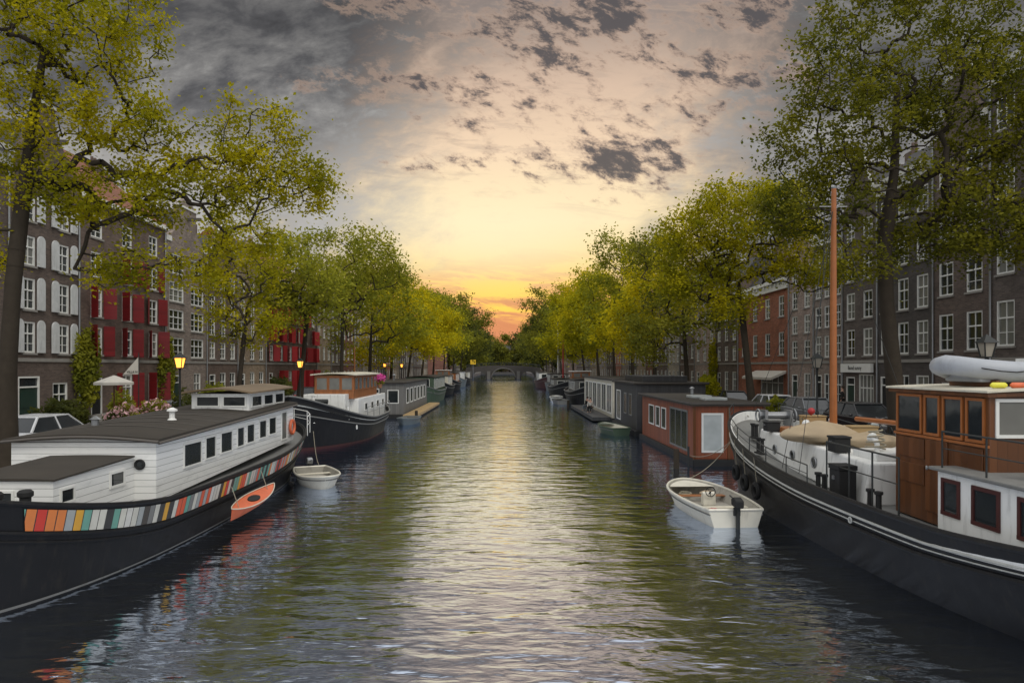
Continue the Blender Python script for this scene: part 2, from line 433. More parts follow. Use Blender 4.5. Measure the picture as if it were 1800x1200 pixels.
du = t.m('ABSOLUTE', t.m('SUBTRACT', u, uc))
wn = t.m('ADD', t.m('DIVIDE', du, .27), t.m('MULTIPLY', t.m('SUBTRACT', gs, .5), 2.6))
wm = t.sstep(wn, 1.3, .3)
right = t.sstep(u, .08, .2)
grey = t.mix(t.m('MULTIPLY', t.m('MULTIPLY', right, t.sstep(v, .4, .22)), .85), grey, t.mix(t.sstep(g2, .35, .65), lin((86, 85, 89)), lin((148, 147, 149))))
skyc = t.mix(wm, grey, warm)
pv = t.comb(t.m('ADD', u, t.m('MULTIPLY', v, .7)), t.m('MULTIPLY', v, 1.5), .3)
pn = t.noise(pv, 27, 10, .7, .2)
pn2 = t.noise(pv, 9, 3, .5)
mask = None
for (px, py, rx, ry, a) in [(1040, 28, 200, 60, 1.15), (790, 150, 200, 40, .9), (980, 105, 150, 35, .8), (1085, 285, 140, 55, 1.1), (950, 275, 110, 30, .5), (1290, 130, 130, 45, .95), (790, 292, 140, 20, .55), (700, 5, 110, 25, .9),
                            (1290, 20, 160, 45, .95), (890, 195, 170, 40, .6), (540, 150, 70, 20, .6), (1180, 190, 160, 50, .6), (850, 60, 160, 45, .6)]:
    a1 = t.m('DIVIDE', t.m('SUBTRACT', u, PU(px)), rx/1200); b1 = t.m('DIVIDE', t.m('SUBTRACT', v, PV(py)), ry/1200)
    e = t.m('ADD', t.m('MULTIPLY', a1, a1), t.m('MULTIPLY', b1, b1))
    k = t.m('MULTIPLY', t.m('EXPONENT', t.m('MULTIPLY', e, -1)), a)
    mask = k if mask is None else t.m('MAXIMUM', mask, k)
pf = t.m('ADD', t.m('ADD', t.m('MULTIPLY', pn, .72), t.m('MULTIPLY', pn2, .28)), t.m('MULTIPLY', mask, .17))
pa = t.m('MULTIPLY', t.sstep(pf, .545, .69), t.sstep(mask, .02, .3))
pcol = t.mix(t.sstep(pf, .58, .72), lin((190, 162, 142)), lin((88, 84, 85)))
skyc = t.mix(t.m('MULTIPLY', pa, .95), skyc, pcol)
hi = t.sstep(v, .55, .8)
skyc = t.mix(hi, skyc, (1.25, 1.25, 1.25))
sid = t.sstep(t.m('ABSOLUTE', u), .9, 2.0)
skyc = t.mix(sid, skyc, (.86, .87, .89))
ns = t.n('ShaderNodeTexSky', sky_type='NISHITA'); ns.sun_disc = False; ns.sun_elevation = SUN_EL; ns.sun_rotation = SUN_AZ
skyc = t.mix(1, skyc, t.mix(1, ns.outputs[0], (.002, .002, .002), 'MULTIPLY'), 'ADD')
t.put(bg.inputs[0], skyc); bg.inputs[1].default_value = 1.0
sl = bpy.data.lights.new('sun', 'SUN'); so = bpy.data.objects.new('sun', sl); C.objects.link(so)
sl.energy = 1.2; sl.angle = math.radians(20); sl.color = (1, .95, .86)
sd = Vector((math.sin(SUN_AZ)*math.cos(SUN_EL), math.cos(SUN_AZ)*math.cos(SUN_EL), math.sin(SUN_EL)))
so.rotation_euler = sd.to_track_quat('Z', 'Y').to_euler()
# ================================================================== SETTING
def watermat():
    m = bpy.data.materials.new('canal_water'); m.use_nodes = True
    t = NT(m.node_tree); m.node_tree.nodes.clear(); out = t.n('ShaderNodeOutputMaterial')
    g = t.n('ShaderNodeTexCoord').outputs['Object']
    mp = t.n('ShaderNodeMapping'); mp.inputs['Scale'].default_value = (.6, 1.4, 1); mp.inputs['Rotation'].default_value = (0, 0, .12); t.L.new(g, mp.inputs[0])
    a = t.noise(mp.outputs[0], 1.15, 2, .5, .4); b = t.noise(mp.outputs[0], 4.6, 2, .5, .4)
    big = t.noise(g, .12, 2)
    amp = t.m('ADD', .3, t.m('MULTIPLY', big, 1.1))
    h = t.m('MULTIPLY', t.m('ADD', t.m('MULTIPLY', a, 1.0), t.m('MULTIPLY', b, .2)), amp)
    nb = t.bump(h, 1.0, .062)
    fr = t.n('ShaderNodeFresnel'); fr.inputs[0].default_value = 1.45; t.L.new(nb, fr.inputs['Normal'])
    fac = t.m('MULTIPLY', t.m('POWER', fr.outputs[0], .3), 1.32, clamp=True)
    d = t.n('ShaderNodeBsdfDiffuse'); t.put(d.inputs[0], (.034, .034, .026)); t.L.new(nb, d.inputs['Normal'])
    gl = t.n('ShaderNodeBsdfGlossy'); gl.inputs['Roughness'].default_value = .08; t.put(gl.inputs[0], (.73, .82, 1.0)); t.L.new(nb, gl.inputs['Normal'])
    mx = t.n('ShaderNodeMixShader'); t.L.new(fac, mx.inputs[0]); t.L.new(d.outputs[0], mx.inputs[1]); t.L.new(gl.outputs[0], mx.inputs[2])
    t.L.new(mx.outputs[0], out.inputs[0])
    return m
struct(MB().quad((-14, -60, 0), (14, -60, 0), (14, 420, 0), (-14, 420, 0)).build('water', watermat()))
struct(MB().quad((-3000, -600, -2), (3000, -600, -2), (3000, 5000, -2), (-3000, 5000, -2)).build('ground', mat('mud', (.06, .05, .035), .9)))
def cobmat():
    m, t, b = newmat('street_cobbles')
    g = t.n('ShaderNodeTexCoord').outputs['Object']
    bt = t.n('ShaderNodeTexBrick'); t.put(bt.inputs['Vector'], g); bt.inputs['Scale'].default_value = 1
    bt.inputs['Brick Width'].default_value = .21; bt.inputs['Row Height'].default_value = .1; bt.inputs['Mortar Size'].default_value = .008
    t.put(bt.inputs['Color1'], (.13, .095, .08)); t.put(bt.inputs['Color2'], (.19, .15, .125)); t.put(bt.inputs['Mortar'], (.05, .045, .04))
    t.put(b.inputs['Base Color'], t.mix(t.m('MULTIPLY', t.noise(g, .5, 4), .5), bt.outputs[0], (.07, .065, .06)))
    b.inputs['Roughness'].default_value = .8
    return m
cb = cobmat(); pvm = mat('pavement_slabs', (.2, .19, .175), .85, var=.3)
quay = brick('quay_brick', (.12, .09, .07))
for s in (-1, 1):
    a, b = sorted((s*14.35, s*1500))
    struct(MB().box(a, -60, -2, b, 420, 1.4).build('street', cb))
    a, b = sorted((s*14, s*14.35))
    struct(MB().box(a, -60, -2, b, 420, 1.25).build('quay_wall', quay))
    struct(MB().box(a-.04, -60, 1.25, b+.04, 420, 1.5).build('quay_kerb', M['stone'], bevel=.02))
    a, b = sorted((s*20.8, s*22.97))
    struct(MB().box(a, -60, 1.395, b, 420, 1.52).build('pavement', pvm, bevel=.01))
struct(MB().box(-1500, 420, -2, 1500, 4000, 1.4).build('street', cb))
# ================================================================== TREES
def tree(x, y, h, label, leaf, blobs=None, trunk=None, tr=.3, nt=120, nl=9000, ls=.25, seed=1, sd=.38, group='elm trees along the canal', spread=1.0, seg=.6, fork=.3, zlow=None, sz=.75, low=True):
    rng = np.random.RandomState(seed); z0 = 1.4
    if trunk is None:
        lx, ly = rng.uniform(-.05, .05, 2)-np.array([np.sign(x)*.07, 0])
        trunk = [(x+lx*k*h, y+ly*k*h, z0+k*h) for k in (0, .12, .25, fork+.08, .55)]
    if blobs is None:
        blobs = []; sx = -np.sign(x); R = .27*h*spread
        blobs.append((x+sx*.3, y, z0+(.66 if low else .72)*h, R, R, (.31 if low else .24)*h, 3.0))
        if low: blobs.append((x+sx*R*.75, y, z0+.44*h, R*.8, R*.9, .13*h, 1.3))
        for k in range(8):
            a = rng.uniform(0, 2*PI); q = rng.uniform(.6, 1.1)
            blobs.append((x+sx*.3+R*q*math.cos(a), y+R*q*math.sin(a), z0+h*rng.uniform(.3 if low else .56, .9), R*.5, R*.5, .12*h, .9))
    pos = []; par = []
    tp = [np.array(p, float) for p in trunk]
    for i in range(len(tp)-1):
        n = max(1, int(np.linalg.norm(tp[i+1]-tp[i])/seg))
        for k in range(n):
            pos.append(tp[i]+(tp[i+1]-tp[i])*k/n); par.append(len(pos)-2)
    pos.append(tp[-1]); par.append(len(pos)-2)
    ntr = len(pos); zmin = zlow if zlow else z0+fork*h*.8
    ws = np.array([b[6] for b in blobs], float); ws /= ws.sum()
    T = []
    for k in range(nt):
        b = blobs[rng.choice(len(blobs), p=ws)]
        d = rng.normal(size=3); d /= np.linalg.norm(d); r = rng.uniform(.2, 1.15)**.5
        T.append(np.array(b[:3])+d*r*np.array(b[3:6]))
    T.sort(key=lambda q: np.linalg.norm(q-tp[-2]))
    P_ = np.zeros((20000, 3)); P_[:len(pos)] = pos; N = len(pos)
    for q in T:
        A = P_[:N]; d = np.linalg.norm(A-q, axis=1)
        c = d+.7*np.maximum(0, A[:, 2]-q[2])+np.where(A[:, 2] < zmin, 50, 0)
        i = int(np.argmin(c)); n = max(1, int(math.ceil(d[i]/seg))); p0 = A[i].copy(); prev = i
        for k in range(1, n+1):
            s = k/n
            p = p0+(q-p0)*s+np.array([0, 0, 1])*math.sin(PI*s)*.1*d[i]+(rng.normal(size=3)*.16*seg if k < n else 0)
            P_[N] = p; par.append(prev); prev = N; N += 1
    pos = P_[:N]; w = np.zeros(N); kids = np.zeros(N, int)
    for i in range(N):
        if par[i] >= 0: kids[par[i]] += 1
    for i in range(N-1, -1, -1):
        if kids[i] == 0: w[i] = 1
        if par[i] >= 0: w[par[i]] += w[i]
    rad = np.maximum(.009, tr*.72*(w/w[0])**.5)
    rad[:ntr] = np.maximum(rad[:ntr], np.linspace(tr, tr*.3, ntr))
    rad[0] = tr*1.35
    if ntr > 1: rad[1] = tr*1.08
    lab = thing('elm_tree', label, 'tree', (x, y, z0), 0, group)
    vs = []; fs = []
    for i in range(1, N):
        a, b = pos[par[i]], pos[i]; d = b-a; L = np.linalg.norm(d)
        if L < 1e-6: continue
        d = d/L; ref = np.array([0, 0, 1.]) if abs(d[2]) < .85 else np.array([1., 0, 0])
        e1 = np.cross(d, ref); e1 /= np.linalg.norm(e1); e2 = np.cross(d, e1)
        n = 12 if rad[i] > .12 else (6 if rad[i] > .035 else 3)
        ra = rad[par[i]] if i < ntr else min(rad[par[i]], rad[i]*1.3)
        o = len(vs)
        for (c, r) in ((a-d*.02, ra), (b, rad[i])):
            for k in range(n):
                th = 2*PI*k/n; vs.append(c+(e1*math.cos(th)+e2*math.sin(th))*r)
        for k in range(n): fs.append((o+k, o+(k+1) % n, o+n+(k+1) % n, o+n+k))
    base = np.array([x, y, z0]); me = bpy.data.meshes.new('trunk')
    me.from_pydata([tuple(p-base) for p in vs], [], fs)
    me.polygons.foreach_set('use_smooth', [True]*len(me.polygons)); me.materials.append(M['bark'])
    o = bpy.data.objects.new('trunk', me); C.objects.link(o); o.parent = lab
    P = pos; thin = np.where((w <= 4) & (np.arange(N) >= ntr))[0]
    wt = np.where(w[thin] <= 1, 1.0, .35); wt *= rng.uniform(.05, 1.6, len(thin)); wt /= wt.sum()
    idx = rng.choice(thin, nl, p=wt)
    c = P[idx]+rng.normal(size=(nl, 3))*np.array([sd, sd, sd*sz])*rng.uniform(.5, 1.25, (nl, 1))
    c[:, 2] -= .05
    n_ = rng.normal(size=(nl, 3)); n_[:, 2] = np.abs(n_[:, 2])+.5; n_ /= np.linalg.norm(n_, axis=1)[:, None]
    a = rng.normal(size=(nl, 3)); a -= (a*n_).sum(1)[:, None]*n_; a /= np.linalg.norm(a, axis=1)[:, None]
    b = np.cross(n_, a); L = (ls*rng.uniform(.6, 1.25, nl))[:, None]
    V = np.stack([c-a*L*.5, c+b*L*.32+a*L*.05, c+a*L*.5, c-b*L*.32+a*L*.05], 1).reshape(-1, 3)-base
    me = bpy.data.meshes.new('crown'); me.vertices.add(nl*4); me.loops.add(nl*4); me.polygons.add(nl)
    me.vertices.foreach_set('co', V.astype(np.float32).ravel())
    me.loops.foreach_set('vertex_index', np.arange(nl*4, dtype=np.int32))
    me.polygons.foreach_set('loop_start', np.arange(0, nl*4, 4, dtype=np.int32))
    me.update(calc_edges=True); me.validate()
    me.materials.append(leaf)
    o = bpy.data.objects.new('crown', me); C.objects.link(o); o.parent = lab
    return lab
LF = dict(
    yel=leafmat('yellow_green_leaves', (.25, .25, .018), (.60, .51, .02)),
    mid=leafmat('mid_green_leaves', (.21, .23, .035), (.46, .43, .05)),
    bright=leafmat('bright_yellow_leaves', (.38, .35, .02), (.78, .62, .02)),
    dark=leafmat('dark_green_leaves', (.075, .09, .035), (.19, .195, .05)),
    olive=leafmat('olive_leaves', (.15, .16, .032), (.34, .32, .045)),
    deep=leafmat('deep_olive_leaves', (.10, .112, .022), (.29, .27, .032)))
tree(-14.8, 20.4, 14, 'big yellow-green elm leaning over the white houseboat at far left', LF['yel'],
     blobs=[(-13.0, 20.5, 14.7, 3.0, 2.2, 1.6, 3.2), (-15.8, 19.5, 15.5, 3, 2.5, 2.5, 1.6), (-11.6, 20.8, 12.0, 1.8, 1.3, .9, 1.3), (-9.4, 22, 10.5, 2.8, 1.5, 1.1, 3),
            (-8.0, 22.2, 12.2, 1.4, .9, 1.2, 1.1), (-6.5, 22.3, 10.6, 1.2, .8, .9, .8), (-12.3, 21, 9.8, 2.5, 1.7, 1.1, 2.3), (-11.2, 21.4, 7.6, 2.6, 1.2, .6, 1.6), (-14.4, 20.5, 11.5, 1.8, 1.6, 1.6, .9), (-15.6, 20.3, 8.0, .9, 1, .9, .5), (-8.4, 22, 8.6, 1.1, .9, .5, .4)],
     trunk=[(-14.8, 20.4, 1.3), (-14.85, 20.4, 4), (-14.65, 20.4, 7), (-14.5, 20.5, 9), (-14.2, 20.5, 11.5), (-13.8, 20.5, 14)], tr=.3, nt=680, nl=42000, ls=.135, seed=3, sd=.29, fork=.28, seg=.42, zlow=5.2)
tree(15.1, 26.2, 17, 'tallest dark olive elm behind the mast of the black ship at right', LF['deep'],
     blobs=[(15.1, 26.2, 16.3, 3.9, 3, 3.0, 4), (12.3, 26, 13.4, 2.4, 2.5, 2.2, 2), (18.3, 26, 14.4, 2.8, 2.5, 2.8, 2.6), (11.8, 26, 10.5, 2.2, 2, 1.2, 1.4), (17.9, 26, 9.9, 3.4, 2.5, 1.6, 2.8), (14.6, 26, 11.4, 3, 2.5, 1.6, 1.6), (20.5, 26, 11.5, 2.4, 2, 2.4, 1.8), (13, 25.5, 8.6, 1.6, 1.4, .8, .5)],
     trunk=[(15.2, 26.2, 1.3), (15.0, 26.2, 4), (14.7, 26.2, 7), (14.6, 26.2, 9), (15, 26.2, 12), (15.1, 26.2, 15)], tr=.36, nt=820, nl=54000, ls=.155, seed=9, sd=.33, fork=.35, seg=.52, zlow=6.2)
tree(15.2, 41.5, 15, 'forked elm with yellow-green crown above the red-brown houseboat', LF['yel'],
     blobs=[(14.7, 41.5, 13, 4.2, 3.5, 2.9, 5), (11.5, 41, 9.6, 2.4, 2, 1.2, 1.4), (17.8, 41.5, 10.2, 2.7, 2, 1.3, 1.3), (12, 41, 12, 2.6, 2, 2.0, 1.6), (13.5, 41, 8.3, 2.0, 1.6, .8, .6)],
     tr=.28, nt=460, nl=25000, ls=.21, seed=5, sd=.42, fork=.32)
tree(-15.2, 38.7, 12, 'slender sparse elm beside the black motor barge, left quay', LF['yel'],
     blobs=[(-15.1, 38.7, 10.4, 2.6, 2.4, 3.0, 4), (-14.6, 38.5, 7.0, 2.0, 1.6, 1.4, 1.1)], tr=.18, nt=200, nl=8500, ls=.19, seed=6, sd=.38)
lt = [(50, 12.5, 'mid', 'thin green elm, third along the left quay', .85, .42), (63, 17.0, 'mid', 'tall loose green elm, fourth along the left quay', .95, .62), (76, 17.5, 'mid', 'high green elm behind the grey cabin houseboat', .95, .8),
      (90, 15.5, 'bright', 'bright yellow elm, sixth along the left quay', 1.05, .9), (106, 17, 'bright', 'broad bright yellow elm, seventh along the left quay', 1.05, .9), (124, 17.5, 'bright', 'eighth elm of the left quay, yellow and rounded', 1.1, 1),
      (145, 19.5, 'mid', 'ninth elm of the left quay, mid green', 1.1, 1), (170, 22, 'olive', 'dull green elm, tenth along the left quay', 1.15, 1), (200, 23.5, 'dark', 'dark green elm, eleventh along the left quay', 1.15, 1), (235, 24.5, 'olive', 'last elm of the left quay before the bridge', 1.15, 1)]
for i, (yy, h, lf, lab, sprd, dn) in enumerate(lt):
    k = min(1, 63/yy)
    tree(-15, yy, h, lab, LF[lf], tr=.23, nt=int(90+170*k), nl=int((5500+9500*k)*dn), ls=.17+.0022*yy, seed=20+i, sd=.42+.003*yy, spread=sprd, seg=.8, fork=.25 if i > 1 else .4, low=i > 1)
rt = [(56, 14.5, 'olive', 'slim olive elm, third along the right quay', .9, .7), (68, 16.5, 'bright', 'bright yellow elm behind the dark cabin houseboat', .95, .85), (80, 18.5, 'mid', 'high green elm, fifth along the right quay', .9, .85), (93, 18, 'yel', 'sixth elm of the right quay, yellow-green', 1.0, .9),
      (108, 19, 'bright', 'broad bright yellow elm, seventh along the right quay', 1.05, 1), (126, 19.5, 'yel', 'eighth elm of the right quay, pale green and rounded', 1.0, 1), (148, 20, 'mid', 'ninth elm of the right quay, mid green', 1.0, 1), (176, 23.5, 'olive', 'dull green elm, tenth along the right quay', 1.1, 1),
      (210, 25, 'dark', 'dark green elm, eleventh along the right quay', 1.1, 1), (240, 25, 'olive', 'last elm of the right quay before the bridge', 1.1, 1)]
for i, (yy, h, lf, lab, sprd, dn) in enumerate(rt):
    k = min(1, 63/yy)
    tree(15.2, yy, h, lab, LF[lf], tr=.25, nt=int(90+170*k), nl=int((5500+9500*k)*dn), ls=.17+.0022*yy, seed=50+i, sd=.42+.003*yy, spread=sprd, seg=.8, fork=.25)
ft = [(-16, 282, 25, 'dark elm just beyond the bridge, left end'), (-15.5, 315, 27, 'second dark elm beyond the bridge, left bank'), (-1, 426, 25, 'elm closing the canal beyond the arch'), (9, 430, 27, 'elm closing the canal, right of the arch'), (-10, 440, 28, 'pale far elm closing the canal, left of the arch'), (17, 290, 24, 'dark elm just beyond the bridge, right end'), (16, 350, 27, 'far elm behind the right end of the bridge'), (-16, 365, 28, 'far elm behind the left end of the bridge'), (19, 435, 28, 'outermost right elm closing the canal'), (-20, 432, 28, 'outermost left elm closing the canal'),
      (4, 445, 22, 'low elm closing the canal just right of the arch'), (-5.5, 428, 20, 'low elm closing the canal just left of the arch'), (14, 428, 20, 'low elm near the right bank at the canal end')]
for i, (xx, yy, h, lab) in enumerate(ft):
    R = .3*h; z0 = 1.4
    bl = [(xx, yy, z0+.55*h, R, R, .42*h, 3), (xx-R*.6, yy, z0+.35*h, R*.7, R*.7, .3*h, 1.2), (xx+R*.6, yy, z0+.35*h, R*.7, R*.7, .3*h, 1.2)]
    tree(xx, yy, h, lab, LF['dark' if i % 2 else 'olive'], blobs=bl, tr=.35, nt=80, nl=4500, ls=1.1, seed=80+i, sd=1.3, seg=1.2, group='elm trees beyond the bridge', fork=.08, zlow=2.0)
# ================================================================== HOUSES
WC = {}
def winmesh(w, h, s, style):
    k = (round(w, 2), round(h, 2), s, style)
    if k in WC: return WC[k]
    f = MB()
    def B(a, b, c, d, x0, x1): f.box(min(s*x0, s*x1), a, c, max(s*x0, s*x1), b, d)
    t = .085
    B(-w/2, w/2, h/2-t, h/2, .03, .13); B(-w/2, w/2, -h/2, -h/2+t, .03, .13)
    B(-w/2, -w/2+t, -h/2+t, h/2-t, .03, .13); B(w/2-t, w/2, -h/2+t, h/2-t, .03, .13)
    B(-w/2+t, w/2-t, .12*h-.035, .12*h+.035, .05, .12)
    nv = 1 if style == 'sash' else 2 if style == 'wide' else 3
    for j in range(nv):
        yy = -w/2+w*(j+1)/(nv+1); B(yy-.022, yy+.022, -h/2+t, h/2-t, .06, .115)
    if style != 'shop': B(-w/2+t, w/2-t, -.2*h-.015, -.2*h+.015, .065, .112)
    p = MB(); p.box(min(s*.1, s*.105), -w/2+t*.5, -h/2+t*.5, max(s*.1, s*.105), w/2-t*.5, h/2-t*.5)
    si = MB(); si.box(min(-s*.07, s*.02), -w/2-.07, -h/2-.1, max(-s*.07, s*.02), w/2+.07, -h/2-.002)
    WC[k] = [f.mesh('window', m=M['wframe']), p.mesh('pane', m=M['glass']), p.mesh('pane', m=M['glassl']), si.mesh('sill', m=M['stone'])]
    return WC[k]
def addo(name, me, parent, loc=(0, 0, 0)):
    o = bpy.data.objects.new(name, me); C.objects.link(o); o.parent = parent; o.location = loc; return o
def house(s, y0, y1, h, bk, nw, nf, roof, label, shutters=None, ww=1.05, wh=1.7, ground='door', awn=None, stylew='sash', rmat=None, shop=None, arched=False, group=None):
    rnd = random.Random(int(y0*10)+s); XF = s*23.0; z0 = 1.4; yc = (y0+y1)/2
    R = thing('canal_house', label, 'house', (XF, yc, z0), 0, group)
    wm = BR[bk]; wall = MB(); GH = 3.5; fh = (h-z0-GH-.5)/max(1, nf)
    bands = []; W_ = y1-y0
    if ground == 'shop':
        g = [(y0+W_*.3, 1.5, W_*.42, 2.3, 'shop'), (y0+W_*.75, 1.25, 1.1, 2.4, 'door')]
    elif ground == 'arch':
        g = [(y0+W_*.25, 1.35, 1.5, 2.6, 'archdoor'), (y0+W_*.7, 1.5, 1.2, 1.6, 'sash')]
    else:
        g = []
        for k in range(nw):
            yy = y0+W_*(k+.5)/nw
            g.append((yy, 1.3, 1.05, 2.45, 'door') if k == (nw-1 if s > 0 else 0) else (yy, 1.65, min(1.15, ww*1.1), 2.0, 'sash'))
    bands.append((z0, z0+GH, [(a, z0+b, c, d, e) for a, b, c, d, e in g]))
    for k in range(nf):
        zb = z0+GH+k*fh; hh = min(wh*(1-.09*k), fh*.72)
        bands.append((zb, zb+fh, [(y0+W_*(j+.5)/nw, zb+fh*.5, ww, hh, stylew) for j in range(nw)]))
    bands.append((z0+GH+nf*fh, h, []))
    for zb, zt, ops in bands:
        cur = y0
        for (a, zc, w, hh, kd) in sorted(ops):
            l, r, b, tp = a-w/2, a+w/2, zc-hh/2, zc+hh/2
            wall.quad((XF, cur, zb), (XF, l, zb), (XF, l, zt), (XF, cur, zt))
            wall.quad((XF, l, zb), (XF, r, zb), (XF, r, b), (XF, l, b)); wall.quad((XF, l, tp), (XF, r, tp), (XF, r, zt), (XF, l, zt))
            D = XF+s*.16
            wall.quad((XF, l, b), (XF, r, b), (D, r, b), (D, l, b)); wall.quad((XF, l, tp), (XF, r, tp), (D, r, tp), (D, l, tp))
            wall.quad((XF, l, b), (XF, l, tp), (D, l, tp), (D, l, b)); wall.quad((XF, r, b), (XF, r, tp), (D, r, tp), (D, r, b))
            wall.quad((D, l, b), (D, r, b), (D, r, tp), (D, l, tp))
            cur = r
        wall.quad((XF, cur, zb), (XF, y1, zb), (XF, y1, zt), (XF, cur, zt))
    XB = XF+s*11
    wall.quad((XF, y0, z0), (XB, y0, z0), (XB, y0, h), (XF, y0, h)); wall.quad((XF, y1, z0), (XB, y1, z0), (XB, y1, h), (XF, y1, h))
    wall.quad((XB, y0, z0), (XB, y1, z0), (XB, y1, h), (XB, y0, h)); wall.quad((XF, y0, h), (XB, y0, h), (XB, y1, h), (XF, y1, h))
    def xb(mb, d0, d1, a, b, c, d): mb.box(min(XF+s*d0, XF+s*d1), a, c, max(XF+s*d0, XF+s*d1), b, d); return mb
    def gable(mb, pts): mb.prism([(y0+W_*f, h+z) for f, z in pts], 'x', XF+s*.0, XF+s*.35)
    rm = rmat or M['slate']; rf = MB(); trims = []
    if roof == 'step':
        n = 5; L = []
        for k in range(n): L += [(.02+k*.09, .15+k*.62), (.02+(k+1)*.09, .15+k*.62)]
        L.append((.47, .15+n*.62))
        gable(wall, [(.02, -.01)]+L+[(1-a, b) for a, b in reversed(L)]+[(.98, -.01)])
        rf.prism([(y0+.1, h), (yc, h+2.9), (y1-.1, h)], 'x', XF+s*.36, XB)
    elif roof == 'neck':
        P = [(.06, -.01), (.1, .5), (.24, 1.0), (.28, 1.3), (.28, 2.7), (.32, 3.0), (.5, 3.6)]
        gable(wall, P+[(1-a, b) for a, b in reversed(P[:-1])])
        rf.prism([(y0+.1, h), (yc, h+2.8), (y1-.1, h)], 'x', XF+s*.36, XB)
        trims = [xb(MB(), -.08, .4, yc-W_*.24, yc+W_*.24, h+2.72, h+2.88), xb(MB(), -.08, .4, y0+.02, y0+W_*.12, h, h+.35), xb(MB(), -.08, .4, y1-W_*.12, y1-.02, h, h+.35)]
    elif roof == 'bell':
        P = [(.04, -.01), (.06, .7), (.14, 1.1), (.24, 1.7), (.3, 2.5), (.38, 3.0), (.5, 3.2)]
        gable(wall, P+[(1-a, b) for a, b in reversed(P[:-1])])
        rf.prism([(y0+.1, h), (yc, h+2.5), (y1-.1, h)], 'x', XF+s*.36, XB)
        trims = [MB().tube([(XF-s*.03, y0+W_*a, h+b+.06) for a, b in P[1:]]+[(XF-s*.03, y0+W_*(1-a), h+b+.06) for a, b in reversed(P[1:-1])], .11, 6)]
    elif roof == 'spout':
        P = [(.0, -.01), (.0, .1), (.38, 3.0), (.38, 3.8)]
        gable(wall, P+[(1-a, b) for a, b in reversed(P)])
        rf.prism([(y0+.1, h), (yc, h+3.2), (y1-.1, h)], 'x', XF+s*.36, XB)
        trims = [xb(MB(), -.1, .4, yc-W_*.15, yc+W_*.15, h+3.8, h+3.95)]
    elif roof == 'tile':
        rf.prism([(XF-s*.25, h+.02), (XF+s*5.5, h+4.6), (XB, h+.02)], 'y', y0+.02, y1-.02)
        trims = [xb(MB(), -.3, -.02, y0, y1, h-.25, h+.015)]
    else:
        rf.prism([(XF+s*.5, h+.01), (XF+s*2.0, h+2.0), (XF+s*9, h+2.0), (XB-s*.2, h+.01)], 'y', y0+.1, y1-.1)
        tm = MB()
        xb(tm, -.42, -.003, y0+.02, y1-.02, h-.12, h+.16); xb(tm, -.22, -.002, y0+.02, y1-.02, h-.7, h-.12)
        for k in range(int(W_/.8)): xb(tm, -.36, -.22, y0+.35+k*.8, y0+.5+k*.8, h-.35, h-.122)
        trims = [tm]
    wall.build('wall', wm, R)
    ro = rf.build('roof', rm, R)
    ya = y0+.35 if rnd.random() < .5 else y1-1.15
    ch = MB().box(min(XF+s*4, XF+s*4.8), ya, h-.5, max(XF+s*4, XF+s*4.8), ya+.8, h+3.2+rnd.random())
    for q in (.2, .55): ch.lathe(XF+s*4.4, ya+q, [(.11, h+3.2), (.09, h+4.5)], 8)
    ch.build('chimney', BR['brown'], ro)
    for tm in trims: tm.build('cornice', M['stripew'] if bk in ('black', 'umber', 'darkbrown') else M['wframe'], R)
    if roof in ('step', 'neck', 'bell', 'spout'): xb(MB(), -1.0, .3, yc-.09, yc+.09, h+1.9, h+2.12).build('hoist_beam', M['trim'], R)
    far = y0 > 95
    for zb, zt, ops in bands:
        for (a, zc, w, hh, kd) in ops:
            loc = (0, a-yc, zc-z0)
            if kd in ('sash', 'wide', 'shop', 'multi'):
                ms = winmesh(w, hh, s, kd)
                wo = addo('window', ms[0], R, loc); addo('pane', ms[1] if rnd.random() < .66 else ms[2], wo)
                if not far: addo('sill', ms[3], wo)
                if shutters and (arched and zb > z0+1 or not arched and zb < h-4 and rnd.random() < .92):
                    for q in (-1, 1):
                        sw = w*(.62 if arched else .6); sh = MB(); ca = a+q*(w/2+sw/2+.03)
                        if arched:
                            pts = [(ca-sw/2, zc-hh/2), (ca+sw/2, zc-hh/2)]+[(ca+sw/2*math.cos(PI*k/8), zc+hh/2-sw/2+.1+sw/2*math.sin(PI*k/8)) for k in range(9)]
                            sh.prism(pts, 'x', XF-s*.12, XF-s*.04)
                        else:
                            an = rnd.uniform(.1, 1.2); e0 = a+q*(w/2+.04); e1 = e0+q*sw*math.cos(an); dx = sw*math.sin(an)
                            sh.prism([(XF-s*.03, e0), (XF-s*(.03+dx), e1), (XF-s*(.07+dx), e1), (XF-s*.08, e0)], 'z', zc-hh/2-.1, zc+hh/2+.1)
                        sh.build('shutter', shutters, R, bevel=.012 if not far else 0)
            else:
                dm = rnd.choice([M['doorgreen'], M['darkred'], M['blackmatt'], M['doorgreen']])
                d = MB(); xb(d, .06, .12, a-w/2+.08, a+w/2-.08, zc-hh/2, zc+hh/2-.55)
                for (q0, q1) in ((.12, .45), (.55, .9)): xb(d, .035, .062, a-w/2+.2, a+w/2-.2, zc-hh/2+(hh-.6)*q0, zc-hh/2+(hh-.6)*q1)
                do = d.build('door', dm, R)
                f = MB(); xb(f, .0, .13, a-w/2, a-w/2+.08, zc-hh/2, zc+hh/2); xb(f, .0, .13, a+w/2-.08, a+w/2, zc-hh/2, zc+hh/2); xb(f, .0, .13, a-w/2+.08, a+w/2-.08, zc+hh/2-.08, zc+hh/2)
                xb(f, .01, .12, a-w/2+.08, a+w/2-.08, zc+hh/2-.55, zc+hh/2-.48); f.build('frame', M['wframe'], do)
                gl = MB(); xb(gl, .08, .1, a-w/2+.08, a+w/2-.08, zc+hh/2-.48, zc+hh/2-.08); gl.build('pane', M['glass'], do)
